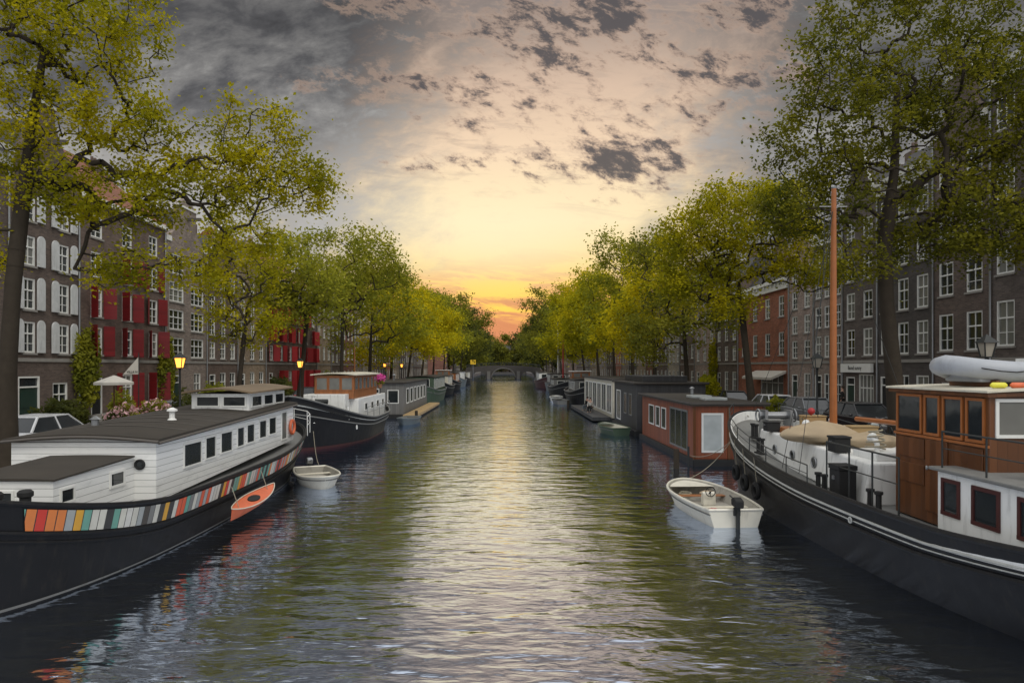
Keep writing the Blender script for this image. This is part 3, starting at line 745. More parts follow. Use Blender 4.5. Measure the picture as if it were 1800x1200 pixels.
                st = MB(); xb(st, -.7, -.003, a-w/2-.2, a+w/2+.2, z0+.1, z0+.3); xb(st, -.4, -.004, a-w/2-.2, a+w/2+.2, z0+.302, z0+.45); st.build('step', M['stone'], R)
    xb(MB(), -.06, -.002, y0+.02, y1-.02, z0+GH-.14, z0+GH+.04).build('string_course', M['stone'], R)
    MB().tube([(XF-s*.1, y1-.12, z0+.2), (XF-s*.1, y1-.12, h-.3)], .05, 6).build('drainpipe', M['metal'], R)
    if shop:
        sg = xb(MB(), -.28, -.065, y0+.25, y1-.25, z0+2.75, z0+3.32); so_ = sg.build('shop_sign', M['wframe'], R, bevel=.01)
        textmesh(shop, .36, 'lettering', M['blackmatt'], so_, (XF-s*.29, yc, z0+3.04), (PI/2, 0, PI/2 if s < 0 else -PI/2))
    if awn:
        MB().prism([(XF-s*.02, z0+2.8), (XF-s*1.3, z0+2.25), (XF-s*1.3, z0+2.05), (XF-s*.02, z0+2.6)], 'y', y0+.4, y0+W_*.6).build('awning', awn, R)
    return R
house(-1, 24.5, 31.75, 14.5, 'darkbrown', 3, 3, 'cornice', 'dark brick house behind the big elm at the left edge')
house(-1, 31.8, 37, 13.8, 'darkbrown', 2, 4, 'spout', 'dark brown warehouse with pale round-topped shutters', shutters=M['shgrey'], arched=True, ground='arch', ww=.9, wh=1.75)
house(-1, 37.05, 46.4, 14.0, 'brown', 3, 4, 'tile', 'brown brick warehouse with red shutters and orange tiled roof, nearest of the red-shuttered pair', shutters=M['shutterred'], ww=1.1, wh=1.75, rmat=M['tile'])
house(-1, 46.45, 52.9, 13.2, 'greybrown', 2, 4, 'neck', 'grey-brown neck-gabled house with wide white windows', ww=2.1, wh=1.9, stylew='wide')
house(-1, 52.95, 59, 12.8, 'brown', 3, 4, 'bell', 'brown bell-gabled house between the wide-windowed house and the tan step-gabled house')
house(-1, 59.05, 66, 13.2, 'tan', 3, 4, 'step', 'tan brick house with a stepped gable, left row')
house(-1, 66.05, 84, 13.5, 'brown', 6, 4, 'tile', 'long brown warehouse with red shutters, farther of the red-shuttered pair', shutters=M['red'], ww=1.1, wh=1.75, rmat=M['tile'])
lc = ['tan', 'darkbrown', 'red', 'greybrown', 'cream', 'brown', 'black', 'orange', 'tan', 'darkbrown', 'greybrown', 'brown', 'tan', 'red', 'umber', 'greybrown']
rs_ = ['neck', 'cornice', 'bell', 'step', 'cornice', 'spout', 'neck', 'cornice']
rnm = dict(neck='neck-gabled', cornice='flat-corniced', bell='bell-gabled', step='step-gabled', spout='spout-gabled')
ordn = ['first', 'second', 'third', 'fourth', 'fifth', 'sixth', 'seventh', 'eighth', 'ninth', 'tenth', 'eleventh', 'twelfth', 'thirteenth', 'fourteenth', 'fifteenth', 'sixteenth', 'seventeenth', 'eighteenth']
cnm = dict(tan='tan', darkbrown='dark brown', red='red', greybrown='grey-brown', cream='cream', brown='brown', black='black', orange='orange', umber='dark umber', pinkgrey='pinkish grey')
yy = 84.05
for i in range(16):
    w = [7, 6.5, 7.5, 6, 8, 7, 7.5, 8, 9, 10, 14, 16, 16, 40, 40, 40][i]
    if i == 13: yy = 272.05
    house(-1, yy, yy+w-.05, [13.5, 12.5, 14, 13, 15, 13.5][i % 6], lc[i], 3 if i < 10 else 5 if i < 13 else 9, 4 if i % 2 else 3, rs_[i % 8] if i < 10 else 'cornice', '%s brick %s house, %s beyond the long red-shuttered warehouse' % (cnm[lc[i]], rnm[rs_[i % 8] if i < 10 else 'cornice'], ordn[i]))
    yy += w
house(1, 24.6, 32.25, 18.3, 'umber', 4, 4, 'cornice', 'tall dark umber house with white windows at the right edge', ww=1.15, wh=2.1)
house(1, 32.3, 36.55, 16.5, 'darkbrown', 2, 4, 'neck', 'narrow dark brown neck-gabled house in the right row', ground='arch', ww=1.15, wh=1.9)
house(1, 36.6, 42.0, 15.5, 'black', 3, 4, 'cornice', 'black flat-corniced house right of the white shop sign', ww=1.05, wh=2.0)
house(1, 42.05, 46.3, 15.0, 'umber', 2, 4, 'bell', 'narrow dark house with a white shop sign', ground='shop', shop='Bond sunny', ww=1.1, wh=1.9)
house(1, 46.35, 50.6, 13.9, 'greybrown', 3, 4, 'cornice', 'grey-brown house with white sash windows left of the shop sign house', ww=.95, wh=1.8)
house(1, 50.65, 55, 13.1, 'pinkgrey', 2, 4, 'bell', 'pinkish bell-gabled house beside the orange corner house', ww=1.0, wh=1.8)
house(1, 55.05, 66.8, 11.6, 'orange', 4, 2, 'cornice', 'low orange-red brick corner house with shopfront', ground='shop', ww=1.1, wh=1.9, awn=M['cloth'])
house(1, 66.85, 74, 13.5, 'darkbrown', 3, 4, 'cornice', 'dark brown brick house left of the orange corner house')
house(1, 74.05, 82, 13.5, 'pinkgrey', 3, 4, 'neck', 'pinkish grey neck-gabled house in the right row')
rc = ['brown', 'cream', 'darkbrown', 'red', 'tan', 'black', 'greybrown', 'orange', 'brown', 'greybrown', 'tan', 'umber', 'brown', 'darkbrown', 'tan', 'greybrown']
yy = 82.05
for i in range(16):
    w = [7, 6.5, 7.5, 7, 8, 7, 7.5, 9, 10, 14, 16, 16, 16, 40, 40, 40][i]
    if i == 13: yy = 272.05
    house(1, yy, yy+w-.05, [14.5, 13, 15, 13, 14][i % 5], rc[i], 3 if i < 9 else 5 if i < 13 else 9, 4 if i % 3 else 3, rs_[(i+3) % 8] if i < 9 else 'cornice', '%s brick %s house, %s beyond the pinkish grey house' % (cnm[rc[i]], rnm[rs_[(i+3) % 8] if i < 9 else 'cornice'], ordn[i]))
    yy += w
for i, (x0, w, h, bk, lb) in enumerate(((-52, 17, 17, 'darkbrown', 'leftmost dark house across the far end of the canal'), (-35, 17, 15, 'greybrown', 'grey-brown house across the canal end, second from left'), (-18, 14, 18, 'umber', 'dark umber house across the canal end, left of its middle'), (-4, 14, 16, 'brown', 'brown house across the middle of the canal end'), (10, 14, 18, 'greybrown', 'grey-brown house across the canal end, right of its middle'), (24, 17, 15, 'darkbrown', 'dark house across the canal end, second from right'), (41, 17, 17, 'umber', 'rightmost dark house across the far end of the canal'))):
    R = thing('canal_house', lb, 'house', (x0+w/2, 460, 1.4))
    MB().box(x0, 460, 1.4, x0+w-.05, 472, h).build('wall', BR[bk], R)
    MB().prism([(460.2, h+.01), (466, h+4), (471.8, h+.01)], 'x', x0+.1, x0+w-.15).build('roof', M['slate'], R)
    for a in range(int(w/3)):
        for b in range(4): pwin(R, 'y', 460, x0+1+a*3, x0+2.4+a*3, 3+b*3.2, 5.2+b*3.2, -1, M['wframe'], M['glass'], .12)
# ================================================================== BRIDGE
Bd = thing('canal_bridge', 'dark stone bridge with round arches closing the canal', 'bridge', (0, 260, 0))
br = MB(); arches = [(-9.3, 2.6, 2.8), (0, 4.4, 4.0), (9.3, 2.6, 2.8)]
def top(x): return 5.2-.0045*x*x
for yy_ in (257, 266):
    xs = sorted(set([-14, 14]+[round(c+r*math.cos(PI*k/16), 3) for c, r, hh in arches for k in range(17)]+[-11.9, -6.7, -4.4, 4.4, 6.7, 11.9]))
    for a, b in zip(xs, xs[1:]):
        def lowz(x, mid):
            for c, r, hh in arches:
                if abs(mid-c) < r: return .6+(hh-.6)*math.sqrt(max(0, 1-((x-c)/r)**2))
            return -1.5
        m_ = (a+b)/2
        br.quad((a, yy_, lowz(a, m_)), (b, yy_, lowz(b, m_)), (b, yy_, top(b)), (a, yy_, top(a)))
        if yy_ == 257:
            br.quad((a, 257, lowz(a, m_)), (b, 257, lowz(b, m_)), (b, 266, lowz(b, m_)), (a, 266, lowz(a, m_)))
            br.quad((a, 257, top(a)), (b, 257, top(b)), (b, 266, top(b)), (a, 266, top(a)))
for x in (-6.65, -4.45, 4.45, 6.65, -11.95, 11.95): br.quad((x, 257, -1.5), (x, 266, -1.5), (x, 266, .6), (x, 257, .6))
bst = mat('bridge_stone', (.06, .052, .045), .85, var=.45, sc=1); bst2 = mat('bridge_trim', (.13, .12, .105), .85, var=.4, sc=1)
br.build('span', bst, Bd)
br = MB()
c, r, hh = arches[1]; br.tube([(c+(r+.1)*math.cos(PI*k/16), 256.95, .6+(hh-.5)*math.sin(PI*k/16)) for k in range(17)], .22, 6)
br.build('arch_ring', bst2, Bd)
for c in (-5.55, 5.55, -12.6, 12.6): MB().box(c-.6, 256, -1.5, c+.6, 256.99, 3.0).build('pier', bst2, Bd)
for yy_ in (257.3, 265.7):
    r_ = MB()
    for k in range(29): x = -14+k; r_.tube([(x, yy_, top(x)), (x, yy_, top(x)+1.0)], .05, 5)
    for q in (.5, 1.0): r_.tube([(x, yy_, top(x)+q) for x in range(-14, 15)], .05, 5)
    r_.build('railing', M['iron'], Bd)
# ================================================================== BARGE L1
B1 = thing('houseboat', 'white-sided houseboat barge on a black hull with a band of coloured boards', 'houseboat', (-10.3, 21, 0))
def zsL(t): return 1.38+1.1*max(0, (.28-t)/.28)**1.6+.62*max(0, (t-.6)/.4)**1.7
H = Hull(10.7, 31.8, 2.5, -10.3, zsL, 3.2, 3.0, .6, 1.6, .86, .55)
m = MB(); H.shell(m); m.build('hull', M['black'], B1, smooth=True)
m = MB(); H.inner(m, .34, .08); m.build('bulwark', M['blackmatt'], B1)
m = MB(); H.deck(m, .3, .07); m.build('deck', M['greydeck'], B1)
m = MB(); H.rail(m, 1, .05, 0); H.drail(m, .57, .04, .02); H.drail(m, .74, .03, .01); m.build('rub_rail', M['black'], B1, smooth=True)
for sd_ in (1, -1):
    m = MB(); H.band(m, .1, .52, .02, .07, .97, (sd_,), n=60); m.build('coloured_boards', M['strip'], B1)
m = MB(); H.sheet(m, .02, .045, .012); m.build('waterline_stripe', M['greydeck'], B1)
XL, XR = -12.4, -8.75
c = MB()
c.add([(XL, 17.2, 1.1), (XR, 17.2, 1.1), (XR, 28.4, 1.5), (XL, 28.4, 1.5), (XL, 17.2, 2.62), (XR, 17.2, 2.62), (XR, 28.4, 2.95), (XL, 28.4, 2.95)],
      [(0, 3, 2, 1), (4, 5, 6, 7), (0, 1, 5, 4), (1, 2, 6, 5), (2, 3, 7, 6), (3, 0, 4, 7)])
n = 10
c.add([(XL+(XR-XL)*k/n, 17.2, 2.62+.14*math.sin(PI*k/n)) for k in range(n+1)]+[(XL, 17.2, 2.6), (XR, 17.2, 2.6)], [tuple(range(n+1))+(n+2, n+1)])
cabin = c.build('cabin', M['siding'], B1)
def roofc(mb, xl, xr, ya, yb, za, zbb, cam_, ov, th):
    xl -= ov; xr += ov; ya -= ov; yb += ov; n = 12
    A = [[(xl+(xr-xl)*k/n, yq, zq+cam_*math.sin(PI*k/n)+d) for k in range(n+1)] for yq, zq in ((ya, za), (yb, zbb)) for d in (0, th)]
    for lo, hi in ((0, 2), (1, 3)):
        for k in range(n): mb.quad(A[lo][k], A[lo][k+1], A[hi][k+1], A[hi][k])
    for a_, b_ in ((0, 1), (2, 3)):
        for k in range(n): mb.quad(A[a_][k], A[a_][k+1], A[b_][k+1], A[b_][k])
    for k in (0, n): mb.quad(A[0][k], A[1][k], A[3][k], A[2][k])
r = MB(); roofc(r, XL, XR, 17.2, 28.4, 2.63, 2.96, .12, .14, .07); roof1 = r.build('roof', M['roofdark'], B1)
MB().tube([(XR+.145, 17.05, 2.6), (XR+.145, 28.5, 2.93)], .04, 4).build('roof_edge', M['trim'], roof1)
MB().tube([(XL-.14+(XR-XL+.28)*k/12, 17.04, 2.63+.12*math.sin(PI*k/12)) for k in range(13)], .045, 6).build('roof_edge', M['trim'], roof1)
for q in range(5): MB().tube([(XL+(XR-XL)*k/12, 18.9+q*1.05, 2.715+(1.7+q*1.05)*.0295+.12*math.sin(PI*k/12)) for k in range(13)], .012, 4).build('roof_seam', M['trim'], roof1)
def Yat(px, x): return abs(x)*1200/abs(885-px)
for a, b in ((322, 354), (360, 379), (387, 408), (416, 429), (433, 447), (455, 468), (472, 485)):
    ya_, yb_ = Yat(a, XR), Yat(b, XR); k = (ya_-17.2)*.032
    pwin(B1, 'x', XR, ya_, yb_, 1.68+k, 2.36+k, 1, t=.045)
pwin(B1, 'x', XR, Yat(497, XR)-.2, Yat(497, XR)+.5, 1.6, 2.75, 1, M['wframe'], M['glassl'], t=.06)
c = MB(); c.add([(-11.3, 14.1, 1.1), (-9.3, 14.1, 1.1), (-9.3, 17.19, 1.1), (-11.3, 17.19, 1.1), (-11.3, 14.1, 2.14), (-9.3, 14.1, 2.14), (-9.3, 17.19, 2.24), (-11.3, 17.19, 2.24)],
      [(0, 3, 2, 1), (4, 5, 6, 7), (0, 1, 5, 4), (1, 2, 6, 5), (2, 3, 7, 6), (3, 0, 4, 7)])
c.build('cabin', M['siding'], B1, label='lower white fore cabin')
r = MB(); roofc(r, -11.3, -9.3, 14.1, 17.05, 2.145, 2.245, .02, .06, .04); r.build('roof', M['roofdark'], B1)
pwin(B1, 'x', -9.3, 16.1, 16.75, 1.62, 2.02, 1, t=.06); pwin(B1, 'x', -9.3, 14.3, 14.8, 1.6, 1.95, 1, t=.05); pwin(B1, 'y', 14.1, -11.0, -10.1, 1.5, 1.95, -1, t=.05)
m = MB(); m.ring((-9.15, 17.17, 2.05), .11, .03, 'y', 20, 6); po = m.build('porthole', M['blackmatt'], B1)
MB().disc((-9.15, 17.18, 2.05), .1, .02, 'y').build('pane', M['glass'], po)
MB().box(-11.1, 24.3, 2.7, -9.05, 28.2, 3.55).build('wheelhouse', M['white'], B1)
r = MB(); roofc(r, -11.1, -9.05, 24.2, 28.4, 3.56, 3.62, .14, .22, .06); r.build('roof', M['roofbrown'], B1, label='brown cambered wheelhouse roof')
for a in (24.5, 25.75, 27.0): pwin(B1, 'x', -9.05, a, a+1.05, 3.05, 3.48, 1, t=.05)
for a in (-10.95, -10.0): pwin(B1, 'y', 24.3, a, a+.85, 3.08, 3.48, -1, t=.05)
MB().lathe(-10.0, 20.6, [(.13, 2.7), (.13, 2.92), (.08, 2.96), (.08, 3.15), (.15, 3.17), (.15, 3.22), (.04, 3.28)], 14).build('chimney', M['white'], B1, smooth=True)
MB().lathe(-11.6, 19.4, [(.1, 2.7), (.1, 3.0), (.16, 3.02), (.02, 3.12)], 12).build('vent', M['metal'], B1)
for x_, y_ in ((-9.75, 13.1), (-9.35, 13.35)):
    MB().lathe(x_, y_, [(.13, 1.25), (.1, 1.3), (.1, 1.95), (.14, 1.98), (.14, 2.06), (.1, 2.1)], 12).build('bollard', M['blackmatt'], B1, smooth=True)
m = MB().ring((-8.66, 28.0, 2.05), .27, .06, 'x', 24, 8); tag(m.build('lifebuoy', M['orange'], smooth=True), 'orange lifebuoy hanging on the white houseboat cabin side', 'lifebuoy')
rail_posts(B1, [(-8.3, 28.9, 1.6), (-8.45, 29.8, 1.65), (-8.8, 30.6, 1.72), (-9.6, 31.3, 1.8), (-10.6, 31.4, 1.8)], .8, mt=M['white'])
bn = thing('garden_bench', 'white slatted bench on the near deck of the white houseboat', 'bench', (-11.9, 15.0, 1.1))
m = MB(); [m.box(-12.3, 14.35+q*.1, 1.73, -11.4, 14.42+q*.1, 1.76) for q in range(4)]; m.build('seat', M['wframe'], bn)
m = MB(); [m.box(-12.3, 14.75, 1.85+q*.1, -11.4, 14.78, 1.92+q*.1) for q in range(4)]; m.build('backrest', M['wframe'], bn)
for x_ in (-12.26, -11.44):
    MB().box(x_-.03, 14.36, 1.1, x_+.03, 14.42, 1.73).build('leg', M['wframe'], bn); MB().box(x_-.03, 14.7, 1.1, x_+.03, 14.745, 2.25).build('leg', M['wframe'], bn)
# ------------------------------------------------------------------ dinghies
def dinghy(loc, rz, L, Bm, zs, hm, im, label, motor=True, wheel=False, group=None, name='dinghy', pb=2.1):
    D = thing(name, label, 'boat', loc, rz, group, local=True)
    h = Hull(-L/2, L/2, Bm/2, 0, lambda t: zs*(1+.22*max(0, (t-.5)*2)**2), 2, pb, 0, .35, .8, .6, True)
    m = MB(); h.shell(m, 28); m.build('hull', hm, D, smooth=True)
    hi = Hull(-L/2+.05, L/2-.1, Bm/2-.07, 0, lambda t: zs*(1+.22*max(0, (t-.5)*2)**2), 2, pb, 0, .3, .8, .6, True)
    m = MB()
    for a, b in ((.25, .6), (.6, 1.0)): hi.sheet(m, a, b, n=28)
    T = hi.ts(28)
    for a, b in zip(T, T[1:]): m.quad(hi.pt(a, .25, -1), hi.pt(b, .25, -1), hi.pt(b, .25, 1), hi.pt(a, .25, 1))
    m.quad(hi.pt(0, .25, -1), hi.pt(0, .25, 1), hi.pt(0, 1, 1), hi.pt(0, 1, -1))
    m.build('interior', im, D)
    pts = [h.pt(t_, 1, -1) for t_ in h.ts(28)]+[h.pt(t_, 1, 1) for t_ in reversed(h.ts(28))]
    MB().tube(pts, .04, 6, True).build('gunwale', hm, D, smooth=True)
    m = MB(); h.rail(m, .72, .022, .012, n=28); m.build('rub_strip', M['greydeck'], D, smooth=True)
    for q in (-.24, .16):
        wq = Bm/2*h.S(.5+q)-.08
        MB().box(-wq, q*L-.13, zs*.62, wq, q*L+.13, zs*.68).build('bench', M['varnish2'] if wheel and q > 0 else M['cream'], D, bevel=.01)
    m = MB(); T = [t_ for t_ in hi.ts(28) if t_ > .8]
    for a, b in zip(T, T[1:]): m.quad(hi.pt(a, .93, -1), hi.pt(b, .93, -1), hi.pt(b, .93, 1), hi.pt(a, .93, 1))
    m.build('foredeck', hm, D)
    if motor:
        y0 = -L/2-.1; mo = MB()
        mo.prism([(y0-.2, zs+.08), (y0+.16, zs+.12), (y0+.2, zs+.3), (y0+.02, zs+.38), (y0-.2, zs+.3)], 'x', -.12, .12); mm = mo.build('outboard_motor', M['blackmatt'] if wheel else M['metal'], D, bevel=.04)
        m = MB(); m.box(-.04, y0-.1, -.3, .04, y0+.02, zs+.08); m.box(-.09, y0+.0, zs-.15, .09, y0+.07, zs+.08); m.tube([(0, y0+.18, zs+.26), (0, y0+.55, zs+.32)], .02, 6); m.build('shaft', M['iron'], mm)
    if wheel:
        MB().prism([(-.05, .14), (.22, .14), (.2, zs+.02), (.06, zs+.08), (-.05, zs+.02)], 'x', -.12, .28).build('console', hm, D, bevel=.03)
        m = MB(); m.ring((.08, -.12, zs+.1), .15, .014, 'y', 20, 6)
        for k in range(3): a = 2*PI*k/3+.5; m.tube([(.08, -.12, zs+.1), (.08+.15*math.cos(a), -.12, zs+.1+.15*math.sin(a))], .01, 5)
        m.tube([(.08, -.12, zs+.1), (.08, -.0, zs+.02)], .025, 6); m.build('steering_wheel', M['blackmatt'], D)
        MB().blob((.35, .9, zs*.75), (.25, .2, .08), .1, 4, 8).build('cushion', M['canvas'], D)
        MB().blob((-.35, -1.6, zs*.55), (.2, .16, .12), .1, 6, 8).build('fuel_tank', M['red'], D)
        MB().tube([(-.3+.2*math.cos(a*.6), 1.2+.2*math.sin(a*.6), .2+.004*a) for a in range(36)], .02, 5).build('coiled_line', M['rope'], D)
    return D
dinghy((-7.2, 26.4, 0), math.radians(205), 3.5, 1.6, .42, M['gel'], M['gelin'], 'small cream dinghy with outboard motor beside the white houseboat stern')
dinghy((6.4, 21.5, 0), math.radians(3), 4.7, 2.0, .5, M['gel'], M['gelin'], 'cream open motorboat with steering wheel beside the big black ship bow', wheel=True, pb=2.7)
dinghy((7.4, 46.5, 0), math.radians(10), 3.8, 1.6, .5, M['greenhull'], M['gel'], 'small green-bottomed dinghy behind the red-brown houseboat', motor=False)
dinghy((-7.6, 54.5, 0), math.radians(175), 4.0, 1.6, .45, M['teal'], M['greydeck'], 'blue-grey dinghy astern of the black motor barge', motor=False)
dinghy((6.9, 84, 0), math.radians(5), 4.5, 1.8, .5, M['greydeck'], M['greydeck'], 'low grey dinghy beyond the white glazed houseboat', motor=False)
dinghy((7.1, 92, 0), math.radians(-4), 4.5, 1.8, .5, M['white'], M['greydeck'], 'far white dinghy near the red-masted sailing barge', motor=False)
K = thing('canoe', 'orange canoe hung alongside the white houseboat hull', 'boat', (-7.5, 20.3, .4), 0, local=True)
h = Hull(-1.75, 1.75, .3, 0, lambda t: .2+.1*abs(2*t-1)**3, 2.0, 2.0, .1, .1, .6, .8, kd=.07)
m = MB(); h.shell(m, 28); o = m.build('hull', M['orange'], K, smooth=True)
m = MB(); h.deck(m, .02, .02, 28); m.build('deck', M['orange'], K)
m = MB(); h.rail(m, 1, .016, 0, n=28); m.build('gunwale', M['cream'], K)
MB().prism([(.15*math.cos(2*PI*k/16), .36*math.sin(2*PI*k/16)) for k in range(16)], 'z', .182, .212).build('cockpit', M['blackmatt'], K)
for q in (-1.2, 1.2): MB().tube([(0, q, .2), (-.33, q*1.0, .72)], .012, 5).build('hanging_rope', M['rope'], K)
K.rotation_euler = (math.radians(2), math.radians(14), math.radians(1))
K.location = (-7.5, 20.4, .4)
# ================================================================== SHIP L2
B2 = thing('motor_barge', 'black-hulled motor barge with varnished wooden wheelhouse, bow towards the viewer', 'ship', (-10.2, 44, 0))
def zs2(t): return 1.4+1.6*max(0, (.45-t)/.45)**1.8+.5*max(0, (t-.75)/.25)**1.6
H = Hull(35.2, 53.5, 2.35, lambda t: -10.3-.75*max(0, 1-t/.4)**1.5, zs2, 2.3, 2.8, 1.2, .8, .82, .62)
m = MB(); H.shell(m); m.build('hull', M['black'], B2, smooth=True)
m = MB(); H.inner(m, .35, .07); m.build('bulwark', M['blackmatt'], B2)
m = MB(); H.deck(m, .32, .06); m.build('deck', M['greydeck'], B2)
m = MB(); H.rail(m, 1, .05); H.rail(m, .68, .04, .02); m.build('rub_rail', M['greydeck'], B2, smooth=True)
m = MB(); H.sheet(m, .84, .865, .014); m.build('white_stripe', M['stripew'], B2)
m = MB(); H.sheet(m, .0, .06, .012); m.build('waterline_stripe', M['darkred'], B2)
MB().box(-12.0, 41.2, 1.1, -8.75, 50.5, 2.6).build('deckhouse', M['white'], B2, bevel=.04)
for a in (43, 45, 47, 49): pwin(B2, 'x', -8.75, a, a+.9, 1.75, 2.25, 1, M['wframe'])
for a in (-11.7, -10.2): pwin(B2, 'y', 41.2, a, a+.9, 1.9, 2.4, -1, M['wframe'])
MB().box(-11.7, 39.9, 1.4, -9.25, 42.6, 2.9).build('companionway', M['white'], B2, bevel=.03)
MB().box(-11.3, 40.8, 2.6, -8.95, 48.2, 4.0).build('wheelhouse', M['varnish2'], B2, bevel=.02)
m = MB(); roofc(m, -11.3, -8.95, 40.8, 48.2, 4.0, 4.0, .1, .2, .07); m.build('roof', M['cream'], B2)
for a in (-11.2, -10.45, -9.7): pwin(B2, 'y', 40.8, a, a+.7, 3.1, 3.9, -1, M['varnish2'], M['glassl'])
for k in range(6): pwin(B2, 'x', -8.95, 41+k*1.2, 41+k*1.2+1.05, 3.1, 3.9, 1, M['varnish2'], M['glassl'])
rail_posts(B2, [(-8.35, y, 1.3) for y in (42, 44, 46, 48, 50)], .75, mt=M['metal'])
m = MB(); m.box(-10.8, 37.3, 2.0, -9.9, 38.1, 2.5); m.tube([(-11, 37.7, 2.6), (-9.7, 37.7, 2.6)], .14, 10); m.build('windlass', M['iron'], B2)
for y_ in (36.6, 39): MB().lathe(-8.9 if y_ > 38 else -10.2, y_, [(.12, 1.5), (.09, 1.6), (.09, 2.9 if y_ < 38 else 2.25), (.13, 2.95 if y_ < 38 else 2.3)], 10).build('bollard', M['wframe'], B2)
for q in range(2): MB().ring((-8.42+.1*q, 39.2+3*q, 1.05), .11, .025, 'x', 16, 6).build('porthole', M['wframe'], B2)
MB().tube([(-10.9, 50, 2.6), (-10.9, 50, 6.0)], [.06, .035], 8).build('mast', M['varnish2'], B2)
def leafball(name, c, r, mt, label, cat, n=600, ls=.07, parent=None, seed=0):
    rng = np.random.RandomState(seed); d = rng.normal(size=(n, 3)); d /= np.linalg.norm(d, axis=1)[:, None]
    lump = 1+.25*np.sin(d[:, 0]*5+seed)*np.cos(d[:, 1]*4+d[:, 2]*5)
    P = np.array(c)+d*np.array(r)*(lump*rng.uniform(.3, 1.1, n)**.5)[:, None]
    mb = MB()
    for p in P:
        a = rng.normal(size=3); a /= np.linalg.norm(a); b = np.cross(a, rng.normal(size=3)); b /= np.linalg.norm(b); q = ls*rng.uniform(.6, 1.3)
        mb.quad(p-a*q, p+b*q*.6, p+a*q, p-b*q*.6)
    base = BASE.get(parent.name, (0, 0, 0)) if parent else (0, 0, 0)
    me = bpy.data.meshes.new(name); me.from_pydata([tuple(np.array(v_)-np.array(base)) for v_ in mb.v], [], mb.f); me.materials.append(mt)
    o = bpy.data.objects.new(name, me); C.objects.link(o)
    if parent: o.parent = parent; BASE[o.name] = base
    else: tag(o, label, cat)
    return o
fp = thing('flower_basket', 'bright pink flowers on a stand behind the varnished wheelhouse', 'flowers', (-8.9, 49.2, 2.6))
MB().lathe(-8.9, 49.2, [(.12, 3.0), (.2, 3.3)], 10).build('pot', M['pot'], fp)
MB().tube([(-8.9, 49.2, 2.6), (-8.9, 49.2, 3.05)], .05, 6).build('stand', M['iron'], fp)
leafball('foliage', (-8.9, 49.2, 3.45), (.32, .32, .22), LF['mid'], '', '', 200, .07, fp, 1); leafball('blossom', (-8.9, 49.2, 3.72), (.4, .4, .3), M['pink'], '', '', 450, .07, fp, 2)
# ================================================================== box houseboats
def boxboat(xa, xb, ya, yb, zt, wallm, roofm, label, wins=(), fwins=(), out=1, basem=None, z0=.35, slab=.14, name='houseboat', group=None, ov=.18, edge=None):
    R = thing(name, label, 'houseboat', ((xa+xb)/2, (ya+yb)/2, 0), 0, group)
    MB().box(xa-.15, ya-.25, -.5, xb+.15, yb+.25, z0).build('pontoon', basem or M['blackmatt'], R, bevel=.05)
    MB().box(xa, ya, z0, xb, yb, zt).build('wall', wallm, R)
    em = edge or M['trim']
    ro = MB().box(xa-ov, ya-ov, zt+.002, xb+ov, yb+ov, zt+slab).build('roof', roofm, R, bevel=.015)
    MB().box(xa-ov-.02, ya-ov-.02, zt+slab-.05, xb+ov+.02, ya-ov, zt+slab+.03).build('roof_edge', em, ro)
    xs = xb if out > 0 else xa
    MB().box(xs+(ov if out > 0 else -ov-.02), ya-ov, zt+slab-.05, xs+(ov+.02 if out > 0 else -ov), yb+ov, zt+slab+.03).build('roof_edge', em, ro)
    for w in wins: pwin(R, 'x', xs, w[0], w[1], w[2], w[3], out, w[4], w[5], t=w[6] if len(w) > 6 else .07, mull=w[7] if len(w) > 7 else 0)
    for w in fwins: pwin(R, 'y', ya, w[0], w[1], w[2], w[3], -1, w[4], w[5], t=w[6] if len(w) > 6 else .07, mull=w[7] if len(w) > 7 else 0)
    return R
wf, gl_, gll, fr_ = M['wframe'], M['glass'], M['glassl'], M['frost']
G1 = boxboat(-12.2, -8.75, 60, 78, 3.05, M['greyboards'], M['roofdark'], 'grey cabin houseboat with a pale timber terrace, left bank', wins=[(61.5+k*2.6, 63.2+k*2.6, 1.2, 2.6, wf, gl_, .09) for k in range(6)], fwins=[(-11.8, -10.9, 1, 2.6, wf, gl_), (-10.2, -9.2, 1.3, 2.5, wf, gl_)], out=1)
MB().box(-8.59, 58.3, .2, -7.4, 79, .42).build('terrace', M['decky'], G1)
MB().box(-8.58, 58.35, -.4, -7.5, 78.9, .195).build('terrace_float', M['blackmatt'], G1)
MB().lathe(-10.6, 66, [(.12, 3.1), (.12, 3.7), (.2, 3.72), (.05, 3.85)], 10).build('chimney', M['metal'], G1)
G2 = boxboat(8.75, 11.9, 31.2, 43, 2.72, M['redwood'], M['roofdark'], 'red-brown timber houseboat with frosted end window beside the black ship bow',
             wins=[(Yat(1150, 8.75), Yat(1141, 8.75), 1.15, 2.3, wf, gl_, .06), (Yat(1160, 8.75), Yat(1153, 8.75), 1.15, 2.3, wf, gl_, .06), (Yat(1171, 8.75), Yat(1163, 8.75), 1.15, 2.3, wf, gl_, .06),
                   (Yat(1209, 8.75), Yat(1178, 8.75), .5, 2.45, M['greydeck'], gl_, .09, 2)],
             fwins=[(9.05, 10.05, .6, 2.4, wf, fr_, .09), (10.6, 11.4, 1.2, 2.3, wf, gl_, .08)], out=-1, z0=.3, ov=.22)
MB().lathe(10.5, 38, [(.1, 2.8), (.1, 3.3), (.16, 3.32), (.04, 3.42)], 10).build('chimney', M['metal'], G2)
for q in (33.5, 36): MB().box(9.9, q, 2.86, 11.0, q+1.0, 3.0).build('skylight', M['frost'], G2, bevel=.03)
MB().tube([(8.4, 31, -.4), (8.4, 31, .9)], .05, 8).build('mooring_post', M['iron'], G2)
